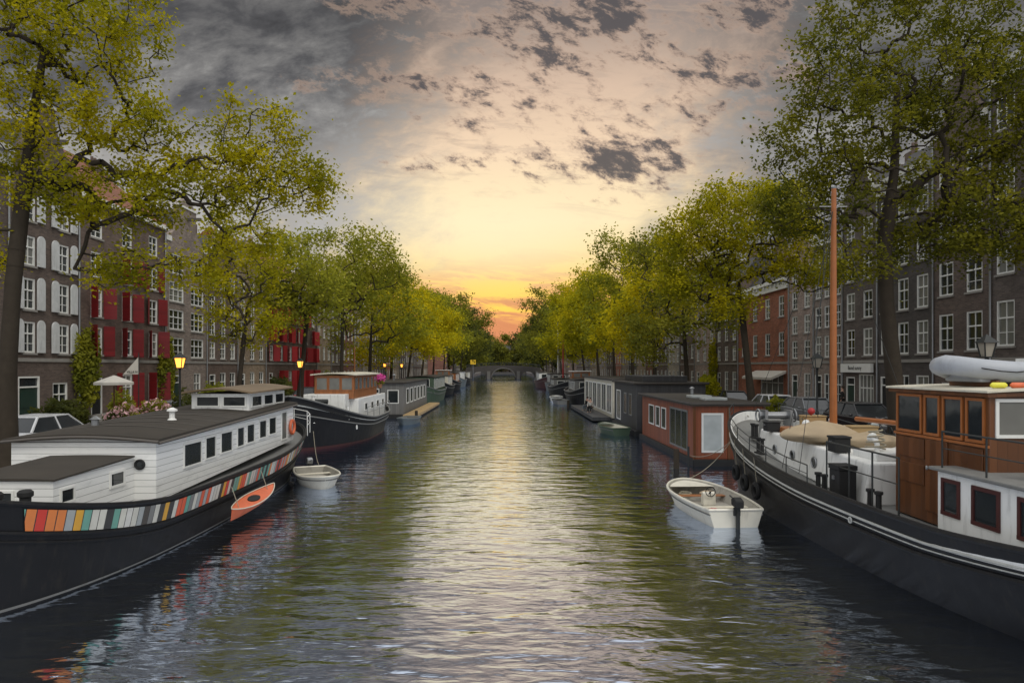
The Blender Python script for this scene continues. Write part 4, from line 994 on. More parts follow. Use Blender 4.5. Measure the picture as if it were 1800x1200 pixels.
for xx in (8.72, 10.3, 11.9): MB().box(xx-.06, 31.14, .3, xx+.06, 31.2, 2.7).build('corner_post', M['varnish'], G2)
G3 = boxboat(8.7, 13.2, 44.6, 53.5, 3.35, M['darkboards'], M['roofdark'], 'dark grey boarded houseboat between the red-brown and the white glazed houseboats',
             wins=[(46.2, 47.3, 1.2, 2.7, M['greydeck'], gl_), (48.2, 49.3, 1.2, 2.7, M['greydeck'], gl_), (50.6, 52.4, .6, 2.8, wf, gll)], fwins=[(9.4, 11, 1.2, 2.7, M['greydeck'], gl_)], out=-1)
MB().box(9.4, 46, 3.5, 12.4, 52.8, 3.9).build('roof_storey', M['darkboards'], G3, bevel=.02)
G4 = boxboat(8.9, 13.2, 55.5, 75, 3.4, M['cream'], M['roofdark'], 'white houseboat with tall glazed panels and a dark terrace, right bank',
             wins=[(56.2+k*3.05, 58.7+k*3.05, .6, 3.1, wf, gl_ if k % 2 else gll, .12, 1) for k in range(6)], fwins=[(9.1, 10.1, .6, 3.0, wf, gl_, .1), (10.4, 12.6, 1, 3, wf, gl_, .1, 1)], out=-1)
MB().box(7.3, 56, .1, 8.74, 74, .4).build('terrace', M['darkboards'], G4)
def barge(cx, ya, yb, B, hm, cm, label, cab, zt=2.6, sheer=1.3, mast=None, roofm=None, bow=.9, side=1, wh=None, group=None):
    R = thing('moored_barge', label, 'boat', (cx, (ya+yb)/2, 0), 0, group)
    h = Hull(ya, yb, B, cx, lambda t: sheer+bow*max(0, (.3-t)/.3)**1.7+.5*max(0, (t-.75)/.25)**1.7, 2.6, 2.6, .8, .6, .85, .6)
    m = MB(); h.shell(m, 30); m.build('hull', hm, R, smooth=True)
    m = MB(); h.deck(m, .2, .05, 30); m.build('deck', M['greydeck'], R)
    m = MB(); h.rail(m, 1, .06, n=30); h.rail(m, .7, .04, .02, n=30); m.build('rub_rail', M['greydeck'], R)
    if cab:
        MB().box(cx-B*.72, cab[0], sheer-.3, cx+B*.72, cab[1], zt).build('cabin', cm, R, bevel=.03)
        m = MB(); roofc(m, cx-B*.72, cx+B*.72, cab[0], cab[1], zt, zt, .15, .12, .06); m.build('roof', roofm or M['roofdark'], R)
        n_ = max(2, int((cab[1]-cab[0])/1.8))
        for k in range(n_):
            a = cab[0]+.4+k*(cab[1]-cab[0]-.6)/n_; pwin(R, 'x', cx+side*B*.72, a, a+1.0, sheer+.25, zt-.2, side, wf, gl_)
        pwin(R, 'y', cab[0], cx-B*.5, cx-.15, sheer+.2, zt-.2, -1, wf, gl_); pwin(R, 'y', cab[0], cx+.15, cx+B*.5, sheer+.2, zt-.2, -1, wf, gl_)
    if wh:
        MB().box(cx-B*.5, wh[0], sheer, cx+B*.5, wh[1], wh[2]).build('wheelhouse', M['varnish2'], R)
        MB().box(cx-B*.58, wh[0]-.15, wh[2]+.002, cx+B*.58, wh[1]+.15, wh[2]+.1).build('roof', M['white'], R)
        pwin(R, 'y', wh[0], cx-B*.42, cx-.05, wh[2]-.8, wh[2]-.15, -1, M['varnish2'], gll); pwin(R, 'y', wh[0], cx+.05, cx+B*.42, wh[2]-.8, wh[2]-.15, -1, M['varnish2'], gll)
        pwin(R, 'x', cx+side*B*.5, wh[0]+.2, wh[1]-.2, wh[2]-.8, wh[2]-.15, side, M['varnish2'], gll, mull=1)
    if mast:
        mo = MB().tube([(cx, mast[0], sheer), (cx, mast[0], mast[1])], [.14, .07], 8).build('mast', mast[2], R)
        m = MB()
        for s_ in (-1, 1): m.tube([(cx, mast[0], mast[1]-.4), (cx+s_*B*.9, mast[0]+.5, sheer)], .02, 4)
        m.tube([(cx, mast[0], mast[1]-.4), (cx, ya+.5, sheer+bow)], .02, 4); m.build('stay', M['iron'], mo)
        MB().tube([(cx-.5, mast[0], mast[1]*.8), (cx+.5, mast[0], mast[1]*.8)], .03, 5).build('spreader', M['white'], mo)
    return R
barge(-10.4, 82, 104, 2.4, M['greenhull'], M['greenhull'], 'long dark green barge beyond the grey cabin houseboat', (85, 101), 3.2, 1.5)
barge(-10.6, 107, 124, 2.3, M['black'], M['cream'], 'black barge with low pale cabin, far left bank', (110, 119), 3.0, 1.5, wh=(119.5, 122.5, 3.9))
barge(-10.8, 128, 146, 2.3, M['black'], M['varnish2'], 'black barge with brown cabin, far left bank', (131, 141), 3.3, 1.6)
barge(-10.9, 150, 168, 2.3, M['teal'], M['white'], 'blue-grey barge near the bridge, left bank', (153, 163), 3.4, 1.6)
barge(-11, 174, 194, 2.3, M['black'], M['cream'], 'last black barge before the bridge, left bank', (178, 190), 3.2, 1.5)
barge(10.3, 78, 96, 2.4, M['black'], M['greyboards'], 'black barge with grey cabin beyond the white glazed houseboat', (82, 90), 2.9, 1.5, side=-1, wh=(90.5, 93.5, 3.9))
barge(9.6, 99, 118, 2.5, M['black'], M['greydeck'], 'black sailing barge with a tall red mast, right bank', (106, 113), 2.6, 1.5, mast=(110, 10.5, M['red']), side=-1)
barge(10.2, 121, 138, 2.3, M['teal'], M['greyboards'], 'blue-grey barge beyond the red-masted sailing barge', (125, 134), 3.2, 1.5, side=-1, mast=(128, 13.2, M['wframe']))
barge(9.4, 142, 162, 2.5, M['darkred'], M['white'], 'dark red hulled barge, far right bank', (146, 156), 3.2, 1.6, side=-1)
barge(10.6, 168, 190, 2.4, M['black'], M['cream'], 'last black barge before the bridge, right bank', (172, 184), 3.2, 1.6, side=-1)
# ================================================================== SHIP R1
S1 = thing('sailing_barge', 'big black ship with white stripes, wooden wheelhouse and deck mast at right', 'ship', (10.1, 16, 0))
def zs3(t): return 1.55+1.2*max(0, (t-.5)/.5)**1.9+.55*max(0, (.3-t)/.3)**1.3
H = Hull(6.2, 27.2, 2.5, lambda t: 10.15-.35*max(0, (t-.6)/.4)**1.5, zs3, 2.7, 2.8, 2.6, .7, .86, .56)
m = MB(); H.shell(m, 60); m.build('hull', M['black'], S1, smooth=True)
m = MB(); H.inner(m, .34, .09, 60); m.build('bulwark', M['white'], S1)
m = MB(); H.deck(m, .33, .08, 60); m.build('deck', M['greydeck'], S1)
m = MB(); H.rail(m, 1, .055, 0, n=60); m.build('cap_rail', M['black'], S1, smooth=True)
m = MB(); H.drail(m, .33, .03, .012, n=60); m.build('white_stripe', M['stripew'], S1, smooth=True)
m = MB(); H.drail(m, .46, .015, .008, n=60); m.build('white_stripe', M['stripew'], S1, smooth=True)
m = MB(); H.drail(m, .6, .05, .02, n=60); m.build('rub_rail', M['black'], S1, smooth=True)
m = MB(); H.sheet(m, .28, .295, .012, .4, .46, (-1,)); m.build('draught_mark', M['stripew'], S1)
for i_, (y_, z_) in enumerate(((22.2, .75), (23.4, .9), (21.0, .7))):
    tt = H.tilt_t(y_); p = H.pt(tt, .55, -1)
    o = MB().ring((p[0]-.1, y_, z_), .2, .08, 'x', 20, 8).build('tyre_fender', M['rubber'], S1, smooth=True)
    MB().tube([(p[0]-.08, y_, z_+.25), (H.pt(tt, 1, -1)[0]-.03, y_, H.zs(tt)+.03)], .012, 5).build('rope', M['rope'], o)
tt = H.tilt_t(15.2); p = H.pt(tt, .74, -1); MB().ring((p[0]-.03, 15.2, 1.1), .06, .02, 'x', 14, 6).build('hawse_ring', M['stripew'], S1)
c = MB(); c.add([(8.55, 16.2, 1.2), (11.7, 16.2, 1.2), (11.3, 24, 1.5), (8.9, 24, 1.5), (8.7, 16.2, 2.22), (11.55, 16.2, 2.22), (11.2, 23.9, 2.35), (9.0, 23.9, 2.35)],
      [(0, 3, 2, 1), (4, 5, 6, 7), (0, 1, 5, 4), (1, 2, 6, 5), (2, 3, 7, 6), (3, 0, 4, 7)]); c.build('trunk_cabin', M['white'], S1, bevel=.05)
for y_ in (17.6, 19.2, 20.8, 22.3):
    x_ = 8.62+(y_-16.2)*.043
    po = MB().ring((x_-.02, y_, 1.82), .14, .025, 'x', 20, 6).build('porthole', M['metal'], S1, smooth=True); MB().disc((x_-.0, y_, 1.82), .13, .05, 'x').build('pane', M['glass'], po)
MB().box(9.2, 21.6, 2.3, 10.9, 23.2, 2.5).build('hatch', M['varnish2'], S1, bevel=.03)
MB().box(9.0, 16.5, 2.22, 11, 17.6, 2.42).build('hatch', M['white'], S1, bevel=.03)
ms = MB().tube([(10, 20.7, 1.4), (10, 20.7, 6), (10.02, 20.7, 9.95)], [.115, .1, .07], 14).build('mast', M['mastwood'], S1, smooth=True)
MB().tube([(9.58, 20.7, 9.36), (10.42, 20.7, 9.36)], .014, 6).build('spreader', M['metal'], ms)
MB().lathe(10.02, 20.7, [(.075, 9.9), (.085, 9.95), (.03, 10.0)], 10).build('mast_cap', M['metal'], ms)
m = MB()
for p in ((8.0, 19.6, 1.6), (12.2, 19.6, 1.6), (9.8, 26.8, 2.75), (8.05, 18.6, 1.6)): m.tube([(10, 20.7, 9.36), p], .009, 4)
m.tube([(9.7, 20.6, 9.3), (9.6, 20.5, 7), (9.3, 20.4, 5.2), (9.35, 20.3, 3)], .011, 4); m.tube([(9.85, 20.6, 9.3), (9.83, 20.6, 3)], .009, 4); m.build('stay', M['iron'], ms)
MB().box(9.75, 20.45, 2.3, 10.25, 20.95, 2.75).build('mast_step', M['white'], S1, bevel=.02)
MB().tube([(10.6, 20.5, 2.95), (10.9, 16.4, 3.0)], .07, 10).build('boom', M['mastwood'], S1, smooth=True)
MB().box(8.9, 12.5, 1.25, 11.5, 15.5, 4.02).build('wheelhouse', M['varnish'], S1, bevel=.02)
m = MB(); roofc(m, 8.9, 11.5, 12.5, 15.5, 4.03, 4.03, .05, .14, .04); m.build('roof', M['cream'], S1)
m = MB(); roofc(m, 8.9, 11.5, 12.5, 15.5, 3.95, 3.95, .03, .1, .07); m.build('roof_moulding', M['varnish'], S1)
for a, b in ((15.42, 14.5), (14.42, 13.9), (13.82, 13.2), (13.12, 12.6)): pwin(S1, 'x', 8.9, b, a, 3.08, 3.92, -1, M['mastwood'], gl_, .055)
for a, b in ((9.0, 10.2), (10.3, 11.4)): pwin(S1, 'y', 12.5, a, b, 3.2, 3.92, -1, wf, gll, .06)
for a, b in ((9.05, 9.8), (9.9, 10.6), (10.7, 11.4)): pwin(S1, 'y', 15.5, a, b, 3.22, 3.88, 1, M['varnish'], gl_, .05)
for a, b, z_ in ((12.65, 13.5, 2.55), (14.42, 15.35, 2.0), (14.42, 15.35, 2.55)):
    MB().box(8.872, a, z_, 8.9, b, z_+.42).build('panel', M['varnish'], S1, bevel=.008)
dr = MB().box(8.868, 13.66, 1.5, 8.898, 14.36, 3.0).build('door', M['varnish'], S1, bevel=.01)
MB().blob((8.85, 14.27, 2.4), (.03, .03, .05), 0, 1, 6).build('handle', M['metal'], dr)
MB().box(8.86, 12.5, 3.01, 8.905, 15.5, 3.06).build('moulding', M['mastwood'], S1)
MB().box(8.45, 8.7, 1.2, 11.9, 13.3, 2.5).build('after_cabin', M['white'], S1, bevel=.03)
MB().box(8.33, 8.6, 2.502, 12.0, 13.4, 2.57).build('cabin_roof', M['greydeck'], S1, bevel=.02)
for a, b in ((13.15, 12.62), (12.3, 11.6), (11.2, 10.6), (10.2, 9.5)): pwin(S1, 'x', 8.45, b, a, 1.68, 2.38, -1, M['darkred'], gl_, .07)
rail_posts(S1, [(8.42, y, 2.55) for y in (13.1, 11.9, 10.6, 9.3)], .72, .017, True)
rail_posts(S1, [(8.05, y, 1.45) for y in (17.0, 15.9, 14.9, 13.9)], 1.2, .02, True)
rail_posts(S1, [(11.8, y, 2.55) for y in (13.1, 11.9, 10.6, 9.3)], .72, .017, True)
for sd_ in (-1, 1):
    pts = [H.pt(H.tilt_t(y_), 1, sd_) for y_ in (17.2, 18.5, 20, 21.5, 23, 24.5, 25.7, 26.6)]
    rail_posts(S1, pts, .48, .015, True, M['iron'])
m = MB(); m.tube([(9.3, 24.8, 2.75), (10.5, 24.8, 2.75)], .13, 12); m.box(9.4, 24.5, 2.1, 9.5, 25.1, 2.95); m.box(10.3, 24.5, 2.1, 10.4, 25.1, 2.95); m.ring((9.25, 24.8, 2.75), .22, .03, 'x'); m.ring((10.55, 24.8, 2.75), .22, .03, 'x'); m.build('windlass', M['metal'], S1)
for p in ((8.9, 24.2, 2.0), (8.35, 22.2, 1.7), (8.1, 17.4, 1.3), (8.15, 15.0, 1.3)):
    m = MB(); [m.lathe(p[0]+.0, p[1]+q, [(.08, p[2]), (.06, p[2]+.05), (.06, p[2]+.42), (.09, p[2]+.44), (.09, p[2]+.5)], 10) for q in (-.17, .17)]; m.box(p[0]-.09, p[1]-.3, p[2]-.02, p[0]+.09, p[1]+.3, p[2]+.03); m.build('bollard', M['blackmatt'], S1, smooth=True)
for p in ((9.25, 16.9), (10.8, 18.0), (9.5, 21.2), (11.0, 22.6)):
    MB().tube([(p[0], p[1], 2.2), (p[0], p[1], 2.6), (p[0]-.02, p[1]+.06, 2.7), (p[0]-.02, p[1]+.2, 2.74)], [.06, .06, .08, .13], 10).build('cowl_vent', M['white'], S1, smooth=True)
def crate(loc, sx, sy, sz, label, mt):
    T_ = thing('deck_box', label, 'box', loc)
    x_, y_, z_ = loc
    MB().box(x_-sx/2, y_-sy/2, z_, x_+sx/2, y_+sy/2, z_+sz*.86).build('body', mt, T_, bevel=.015)
    MB().box(x_-sx/2-.02, y_-sy/2-.02, z_+sz*.865, x_+sx/2+.02, y_+sy/2+.02, z_+sz).build('lid', mt, T_, bevel=.015)
    MB().box(x_-sx/2-.035, y_-.05, z_+sz*.6, x_-sx/2-.001, y_+.05, z_+sz*.7).build('latch', M['metal'], T_)
crate((8.85, 18.0, 2.27), .42, .4, .42, 'black deck box on the white cabin roof in front of the canvas bundle', M['blackmatt'])
crate((8.25, 16.6, 1.24), .42, .5, .9, 'tall black deck box on the side deck beside the railing', M['blackmatt'])
crate((10.6, 23.4, 2.5), .7, .5, .35, 'pale wooden crate on the foredeck hatch by the windlass', M['decky'])
crate((9.55, 24.1, 2.36), .5, .4, .3, 'low grey locker on the foredeck beside the windlass', M['greydeck'])
crate((10.7, 17.4, 2.43), .6, .45, .32, 'small blue-grey box on the white hatch before the wheelhouse', M['teal'])
crate((9.0, 22.9, 2.36), .45, .35, .32, 'black deck box at the forward end of the cabin roof', M['blackmatt'])
crate((11.0, 21.0, 2.3), .8, .5, .4, 'yellowish wooden crate on the cabin roof behind the mast', M['decky'])
crate((10.4, 25.6, 2.35), .6, .4, .45, 'dark box at the very bow of the black ship', M['iron'])
tag(MB().blob((9.2, 19.9, 2.56), (1.0, .62, .33), .14, 3, 20).build('canvas_bundle', M['canvas'], smooth=True), 'largest beige canvas bundle on the black ship cabin roof at the mast foot', 'tarpaulin')
tag(MB().blob((10.2, 18.9, 2.45), (.7, .5, .26), .16, 8, 18).build('canvas_bundle', M['canvas'], smooth=True), 'beige canvas bundle nearest the wheelhouse on the black ship cabin roof', 'tarpaulin')
tag(MB().tube([(9.3+.24*math.cos(a*.5)*(1-.008*a), 17.05+.24*math.sin(a*.5)*(1-.008*a), 2.45+.01*a) for a in range(0, 50)], .022, 5).build('rope_coil', M['rope']), 'coiled pale rope on the white hatch before the wheelhouse', 'rope')
m = MB().blob((10.55, 23.4, 2.99), (.12, .12, .12), 0, 1, 10); m.lathe(10.55, 23.4, [(.03, 2.84), (.03, 2.9)], 6); tag(m.build('buoy', M['red'], smooth=True), 'small red ball buoy on the crate behind the windlass', 'buoy')
tag(MB().tube([(9.2+.28*math.cos(a*.5)*(1-.008*a), 11.4+.28*math.sin(a*.5)*(1-.008*a), 2.61+.012*a) for a in range(0, 60)], .03, 6).build('hose_coil', M['rubber'], smooth=True), 'black coiled hose on the after cabin roof', 'hose')
for i_, (xx, mt, lab) in enumerate(((9.25, M['yellow'], 'yellow fender lying on the ship wheelhouse roof'), (9.62, M['orange'], 'bright orange fender lying on the ship wheelhouse roof'), (9.98, M['green'], 'small green fender lying on the ship wheelhouse roof'))):
    m = MB().tube([(xx-.15, 12.75, 4.16), (xx-.11, 12.75, 4.16), (xx+.11, 12.75, 4.16), (xx+.15, 12.75, 4.16)], [.025, .055, .055, .025], 12)
    tag(m.build('fender', mt, smooth=True), lab, 'fender')
IB = thing('inflatable_dinghy', 'grey inflatable dinghy stored on the ship wheelhouse roof', 'boat', (10.3, 13.9, 4.15))
pts = [(11.2, 13.4, 4.42), (9.9, 13.38, 4.42), (9.45, 13.45, 4.46), (9.15, 13.7, 4.52), (9.08, 14.0, 4.55), (9.15, 14.3, 4.52), (9.45, 14.55, 4.46), (9.9, 14.62, 4.42), (11.2, 14.6, 4.42)]
MB().tube(pts, [.14]+[.2]*7+[.14], 14).build('tube', M['rib'], IB, smooth=True)
MB().box(9.4, 13.45, 4.2, 11.1, 14.55, 4.34).build('floor', M['rib'], IB, bevel=.04)
MB().box(10.95, 13.4, 4.25, 11.0, 14.6, 4.68).build('transom', M['wframe'], IB)
MB().tube([(9.3, 13.28, 4.48), (9.6, 13.17, 4.42), (9.9, 13.16, 4.4), (10.4, 13.16, 4.46), (10.9, 13.17, 4.4)], .012, 5).build('grab_line', M['blackmatt'], IB)
for a_ in (9.6, 10.7): MB().box(a_, 13.3, 4.08, a_+.08, 14.7, 4.24).build('chock', M['varnish'], IB)
def rope(a, b, sag, label):
    pts = [tuple(Vector(a).lerp(Vector(b), k/12)-Vector((0, 0, sag*4*(k/12)*(1-k/12)))) for k in range(13)]
    tag(MB().tube(pts, .013, 5).build('mooring_rope', M['rope']), label, 'rope')
rope((-8.3, 29.8, 1.7), (-7.6, 28.1, .5), .3, 'mooring rope from the white houseboat stern to the cream dinghy')
rope((8.6, 25, 2.2), (6.4, 23.8, .6), .3, 'mooring rope from the black ship bow to the cream motorboat')
rope((9.6, 26.9, 2.6), (14.1, 33, 1.5), .3, 'mooring rope from the black ship bow to the quay')
rope((8.45, 31, .5), (9.2, 27, 1.8), .35, 'slack rope between the red-brown houseboat and the black ship')
# ================================================================== CARS
paint = {}
def carpaint(n, c): return paint.setdefault(n, mat('car_'+n, c, .25, .1, var=.05, bump=0))
def car(loc, rz, pm, label):
    R = thing('parked_car', label, 'car', loc, rz, 'cars parked along the quays', local=True)
    Wd = .86
    prof = [(-2.1, .3), (2.1, .3), (2.13, .55), (2.02, .76), (1.7, .86), (1.1, .93), (-1.85, .98), (-2.08, .8), (-2.12, .5)]
    MB().prism(prof, 'x', -Wd, Wd).build('body', pm, R, bevel=.08)
    g = MB(); a = [(-1.8, .95), (1.05, .92), (.35, 1.4), (-1.25, 1.43)]
    g.add([(-Wd+.05, *a[0]), (-Wd+.05, *a[1]), (-.6, *a[2]), (-.6, *a[3]), (Wd-.05, *a[0]), (Wd-.05, *a[1]), (.6, *a[2]), (.6, *a[3])], [(0, 1, 2, 3), (4, 7, 6, 5), (0, 4, 5, 1), (1, 5, 6, 2), (2, 6, 7, 3), (3, 7, 4, 0)])
    g.build('window_glass', M['glass'], R)
    MB().box(-.63, -1.28, 1.405, .63, .4, 1.46).build('roof', pm, R, bevel=.03)
    for s_ in (-1, 1):
        for p0, p1, rr in (((s_*.78, 1.05, .94), (s_*.6, .36, 1.42), .035), ((s_*.78, -1.8, .97), (s_*.6, -1.25, 1.43), .045), ((s_*.81, -.35, .95), (s_*.62, -.4, 1.43), .03)): MB().tube([p0, p1], rr, 6).build('pillar', pm, R)
        for y_ in (-1.3, 1.32):
            w = MB().tube([(s_*.7, y_, .31), (s_*.88, y_, .31)], .31, 20).build('wheel', M['rubber'], R, bevel=.03)
            MB().disc((s_*.885, y_, .31), .19, .02, 'x', 16).build('rim', M['metal'], w)
        MB().blob((s_*.62, 2.03, .68), (.17, .1, .08), 0, 1, 8).build('headlight', M['frost'], R)
        MB().blob((s_*.66, -2.05, .8), (.14, .07, .09), 0, 1, 8).build('tail_light', M['tail'], R)
        MB().blob((s_*.93, .75, .98), (.09, .05, .06), 0, 1, 8).build('mirror', pm, R)
cw, ck, cgr, cbl = carpaint('silver_white', (.62, .63, .64)), carpaint('black', (.02, .02, .022)), carpaint('grey', (.18, .19, .2)), carpaint('blue', (.03, .06, .13))
car((-16.0, 23.8, 1.4), 0, cw, 'silver-white car parked behind the white houseboat by the big left elm')
car((15.6, 29.6, 1.5), PI, ck, 'black car parked behind the black ship mast')
car((15.6, 34.6, 1.5), PI, cgr, 'grey car parked on the right quay behind the black ship bow')
car((15.6, 39.0, 1.45), PI, cw, 'silver-white car parked just before the forked elm, right quay')
car((16, 47.5, 1.4), PI, ck, 'black car parked beyond the forked elm, right quay')
car((16, 61, 1.4), 0, cbl, 'blue car parked level with the orange corner house')
car((-16, 33.6, 1.4), 0, cgr, 'grey car parked near the lit street lamp, left quay')
car((-16, 45, 1.4), 0, cbl, 'blue car parked behind the black motor barge')
car((-16, 56.6, 1.4), 0, ck, 'black car parked near the fourth elm, left quay')
car((-16, 69.5, 1.4), PI, cw, 'silver-white car parked behind the grey cabin houseboat')
# ================================================================== LAMPS
def lamp(loc, lit, label):
    R = thing('street_lamp', label, 'street lamp', loc, 0, 'street lamps along the quays', local=True)
    MB().lathe(0, 0, [(.14, 0), (.14, .25), (.09, .32), (.075, .9), (.1, .95), (.05, 1.05), (.04, 2.95), (.07, 3.0), (.04, 3.05)], 12).build('post', M['iron'], R, smooth=True)
    la = MB(); la.add([(sx*.1, sy*.1, 3.08) for sx, sy in ((-1, -1), (1, -1), (1, 1), (-1, 1))]+[(sx*.17, sy*.17, 3.5) for sx, sy in ((-1, -1), (1, -1), (1, 1), (-1, 1))], [(0, 1, 5, 4), (1, 2, 6, 5), (2, 3, 7, 6), (3, 0, 4, 7), (0, 3, 2, 1), (4, 5, 6, 7)])
    lan = la.build('lantern_glass', M['lamp'] if lit else M['unlit'], R)
    m = MB(); m.box(-.19, -.19, 3.05, .19, .19, 3.078)
    for sx, sy in ((-1, -1), (1, -1), (1, 1), (-1, 1)): m.tube([(sx*.11, sy*.11, 3.06), (sx*.18, sy*.18, 3.51)], .022, 5)
    m.build('lantern_frame', M['iron'], lan)
    MB().add([(sx*.24, sy*.24, 3.505) for sx, sy in ((-1, -1), (1, -1), (1, 1), (-1, 1))]+[(0, 0, 3.78)], [(0, 3, 2, 1), (0, 1, 4), (1, 2, 4), (2, 3, 4), (3, 0, 4)]).build('lantern_cap', M['iron'], R)
for p, lit, lab in (((-14.6, 30.8, 1.4), True, 'lit street lamp glowing orange above the white houseboat'), ((-14.6, 49, 1.4), True, 'lit street lamp behind the black motor barge'),
                    ((-14.6, 84, 1.4), True, 'lit street lamp behind the dark green barge'), ((-14.6, 98, 1.4), True, 'lit street lamp beyond the dark green barge'),
                    ((15.0, 21.2, 1.75), False, 'unlit lantern above the inflatable dinghy at right'), ((14.7, 32, 1.4), False, 'unlit street lamp between the parked cars, right quay'), ((14.7, 66, 1.4), False, 'unlit street lamp near the orange corner house')):
    lamp(p, lit, lab)
# ================================================================== BICYCLES
def bike(loc, rz):
    R = thing('bicycle', 'black bicycle standing against the quay edge', 'bicycle', loc, rz, 'bicycles along the quays', local=True)
    for y_ in (-.52, .52):
        w = MB().ring((0, y_, .34), .33, .018, 'x', 24, 5).build('wheel', M['rubber'], R)
        m = MB(); [m.tube([(0, y_, .34), (0, y_+.32*math.cos(a*PI/5), .34+.32*math.sin(a*PI/5))], .003, 3) for a in range(10)]; m.build('spokes', M['metal'], w)
    m = MB()
    for a, b in (((0, -.52, .34), (0, -.1, .3)), ((0, -.1, .3), (0, -.22, .85)), ((0, -.1, .3), (0, .36, .8)), ((0, -.2, .75), (0, .34, .86)), ((0, .34, .95), (0, .52, .34)), ((0, -.52, .34), (0, -.2, .75))): m.tube([a, b], .018, 6)
    m.build('frame', M['iron'], R)
    MB().tube([(-.28, .2, 1.05), (-.2, .34, 1.06), (0, .34, 1.0), (.2, .34, 1.06), (.28, .2, 1.05)], .014, 6).build('handlebar', M['metal'], R)
    MB().blob((0, -.24, .92), (.09, .13, .04), 0, 1, 8).build('saddle', M['blackmatt'], R)
    return R
b0 = bike((14.6, 26.0, 1.5), math.radians(8)); rb = random.Random(4)
b0['label'] = 'black bicycle leaning near the foot of the tallest olive elm'
for i_, (x_, y_, lb) in enumerate(((14.6, 36.9, 'black bicycle by the quay edge between grey and silver-white cars'), (14.7, 43.5, 'black bicycle by the quay edge just past the forked elm'), (14.7, 52, 'black bicycle behind the dark boarded houseboat'), (14.7, 58.5, 'black bicycle behind the white glazed houseboat'),
                             (-14.7, 34.8, 'black bicycle between the lit lamp and the slender elm'), (-14.7, 41.2, 'black bicycle just past the slender elm, left quay'), (-14.7, 53, 'black bicycle behind the stern of the black motor barge'), (-14.7, 66, 'black bicycle behind the grey cabin houseboat'), (-15.0, 27.0, 'black bicycle just past the silver-white car by the parasol'))):
    dup(b0, (x_, y_, 1.5 if abs(x_) < 14.65 else 1.4), math.radians(rb.uniform(-20, 20)), lb)
# ================================================================== STREET THINGS LEFT
P_ = thing('parasol', 'open cream parasol standing behind the white houseboat roof', 'parasol', (-17.0, 29.8, 1.4))
MB().tube([(-17.0, 29.8, 1.4), (-17.0, 29.8, 4.15)], .03, 8).build('pole', M['varnish'], P_)
cn = MB(); cn.add([(-17.0+.8*math.cos(PI*k/4), 29.8+.8*math.sin(PI*k/4), 3.84) for k in range(8)]+[(-17.0, 29.8, 4.15)], [(k, (k+1) % 8, 8) for k in range(8)]); cn.build('canopy', M['cloth'], P_)
vl = MB(); [vl.quad(*[(-17.0+.8*math.cos(PI*(k+d)/4), 29.8+.8*math.sin(PI*(k+d)/4), z) for d, z in ((0, 3.84), (1, 3.84), (1, 3.73), (0, 3.73))]) for k in range(8)]; vl.build('valance', M['cloth'], P_)
MB().lathe(-17.0, 29.8, [(.3, 1.4), (.3, 1.48), (.06, 1.5)], 12).build('base', M['stone'], P_)
fl = thing('banner', 'small white triangular flag with dark letters above the parasol', 'flag', (-17.9, 33.5, 1.4))
MB().tube([(-17.9, 33.5, 1.4), (-17.9, 33.5, 5.2)], .025, 6).build('pole', M['iron'], fl)
f_ = MB().add([(-17.9, 33.48, 5.0), (-17.9, 33.48, 4.15), (-18.65, 33.48, 4.15)], [(0, 1, 2)]).build('flag_cloth', M['cloth'], fl)
textmesh('VILLA N', .15, 'lettering', M['blackmatt'], f_, (-18.2, 33.46, 4.26), (PI/2, 0, 0))
def plant(name, loc, r, lf, label, cat='plant', pot=True, bloom=None, n=700, ls=.08, seed=1):
    R = thing(name, label, cat, loc); x_, y_, z_ = loc; zp = z_
    if pot: MB().lathe(x_, y_, [(.22, z_), (.32, z_+.5), (.34, z_+.52)], 12).build('pot', M['pot'], R); zp = z_+.45
    else: MB().tube([(x_, y_, z_), (x_, y_, z_+r[2])], .04, 6).build('stem', M['bark'], R)
    leafball('foliage', (x_, y_, zp+r[2]), r, lf, '', '', n, ls, R, seed)
    if bloom: leafball('blossom', (x_, y_, zp+r[2]*1.35), (r[0]*.95, r[1]*.95, r[2]*.7), bloom, '', '', n//2, ls*.9, R, seed+50)
plant('flowering_shrub', (-15.1, 29.6, 1.4), (.65, .65, .6), LF['mid'], 'pale pink hydrangea in a pot left of the lit street lamp', bloom=M['pale'], n=900, seed=2)
plant('flowering_shrub', (-15.5, 28.0, 1.4), (.55, .5, .55), LF['mid'], 'second pale pink hydrangea, nearer the parasol', bloom=M['pale'], n=800, seed=3)
plant('flowering_shrub', (-15.0, 26.4, 1.4), (.4, .4, .5), LF['dark'], 'small pale pink hydrangea nearest the silver-white car', bloom=M['pale'], n=600, seed=13)
plant('potted_bush', (-15.0, 32.0, 1.4), (.5, .5, .8), LF['dark'], 'dark potted bush just right of the lit street lamp', seed=4)
plant('potted_bush', (-17.8, 31.8, 1.4), (.5, .5, .8), LF['mid'], 'green potted bush between the parasol and the flag pole', seed=14)
plant('hedge', (-17.6, 27.2, 1.4), (1.0, .9, .9), LF['dark'], 'dark clipped hedge behind the silver-white car', 'hedge', pot=False, n=3500, ls=.09, seed=5)
plant('bush', (-15.4, 36.2, 1.4), (.7, .9, 1.1), LF['mid'], 'leafy green bush behind the bow of the black motor barge', pot=False, n=2200, ls=.1, seed=6)
plant('bush', (-15.4, 47.0, 1.4), (.7, 1.1, 1.2), LF['dark'], 'dark bush behind the varnished wheelhouse', pot=False, n=2000, ls=.12, seed=7)
plant('bush', (-15.4, 60.0, 1.4), (.7, 1.4, 1.3), LF['mid'], 'green bush behind the near end of the grey cabin houseboat', pot=False, n=2000, ls=.14, seed=17)
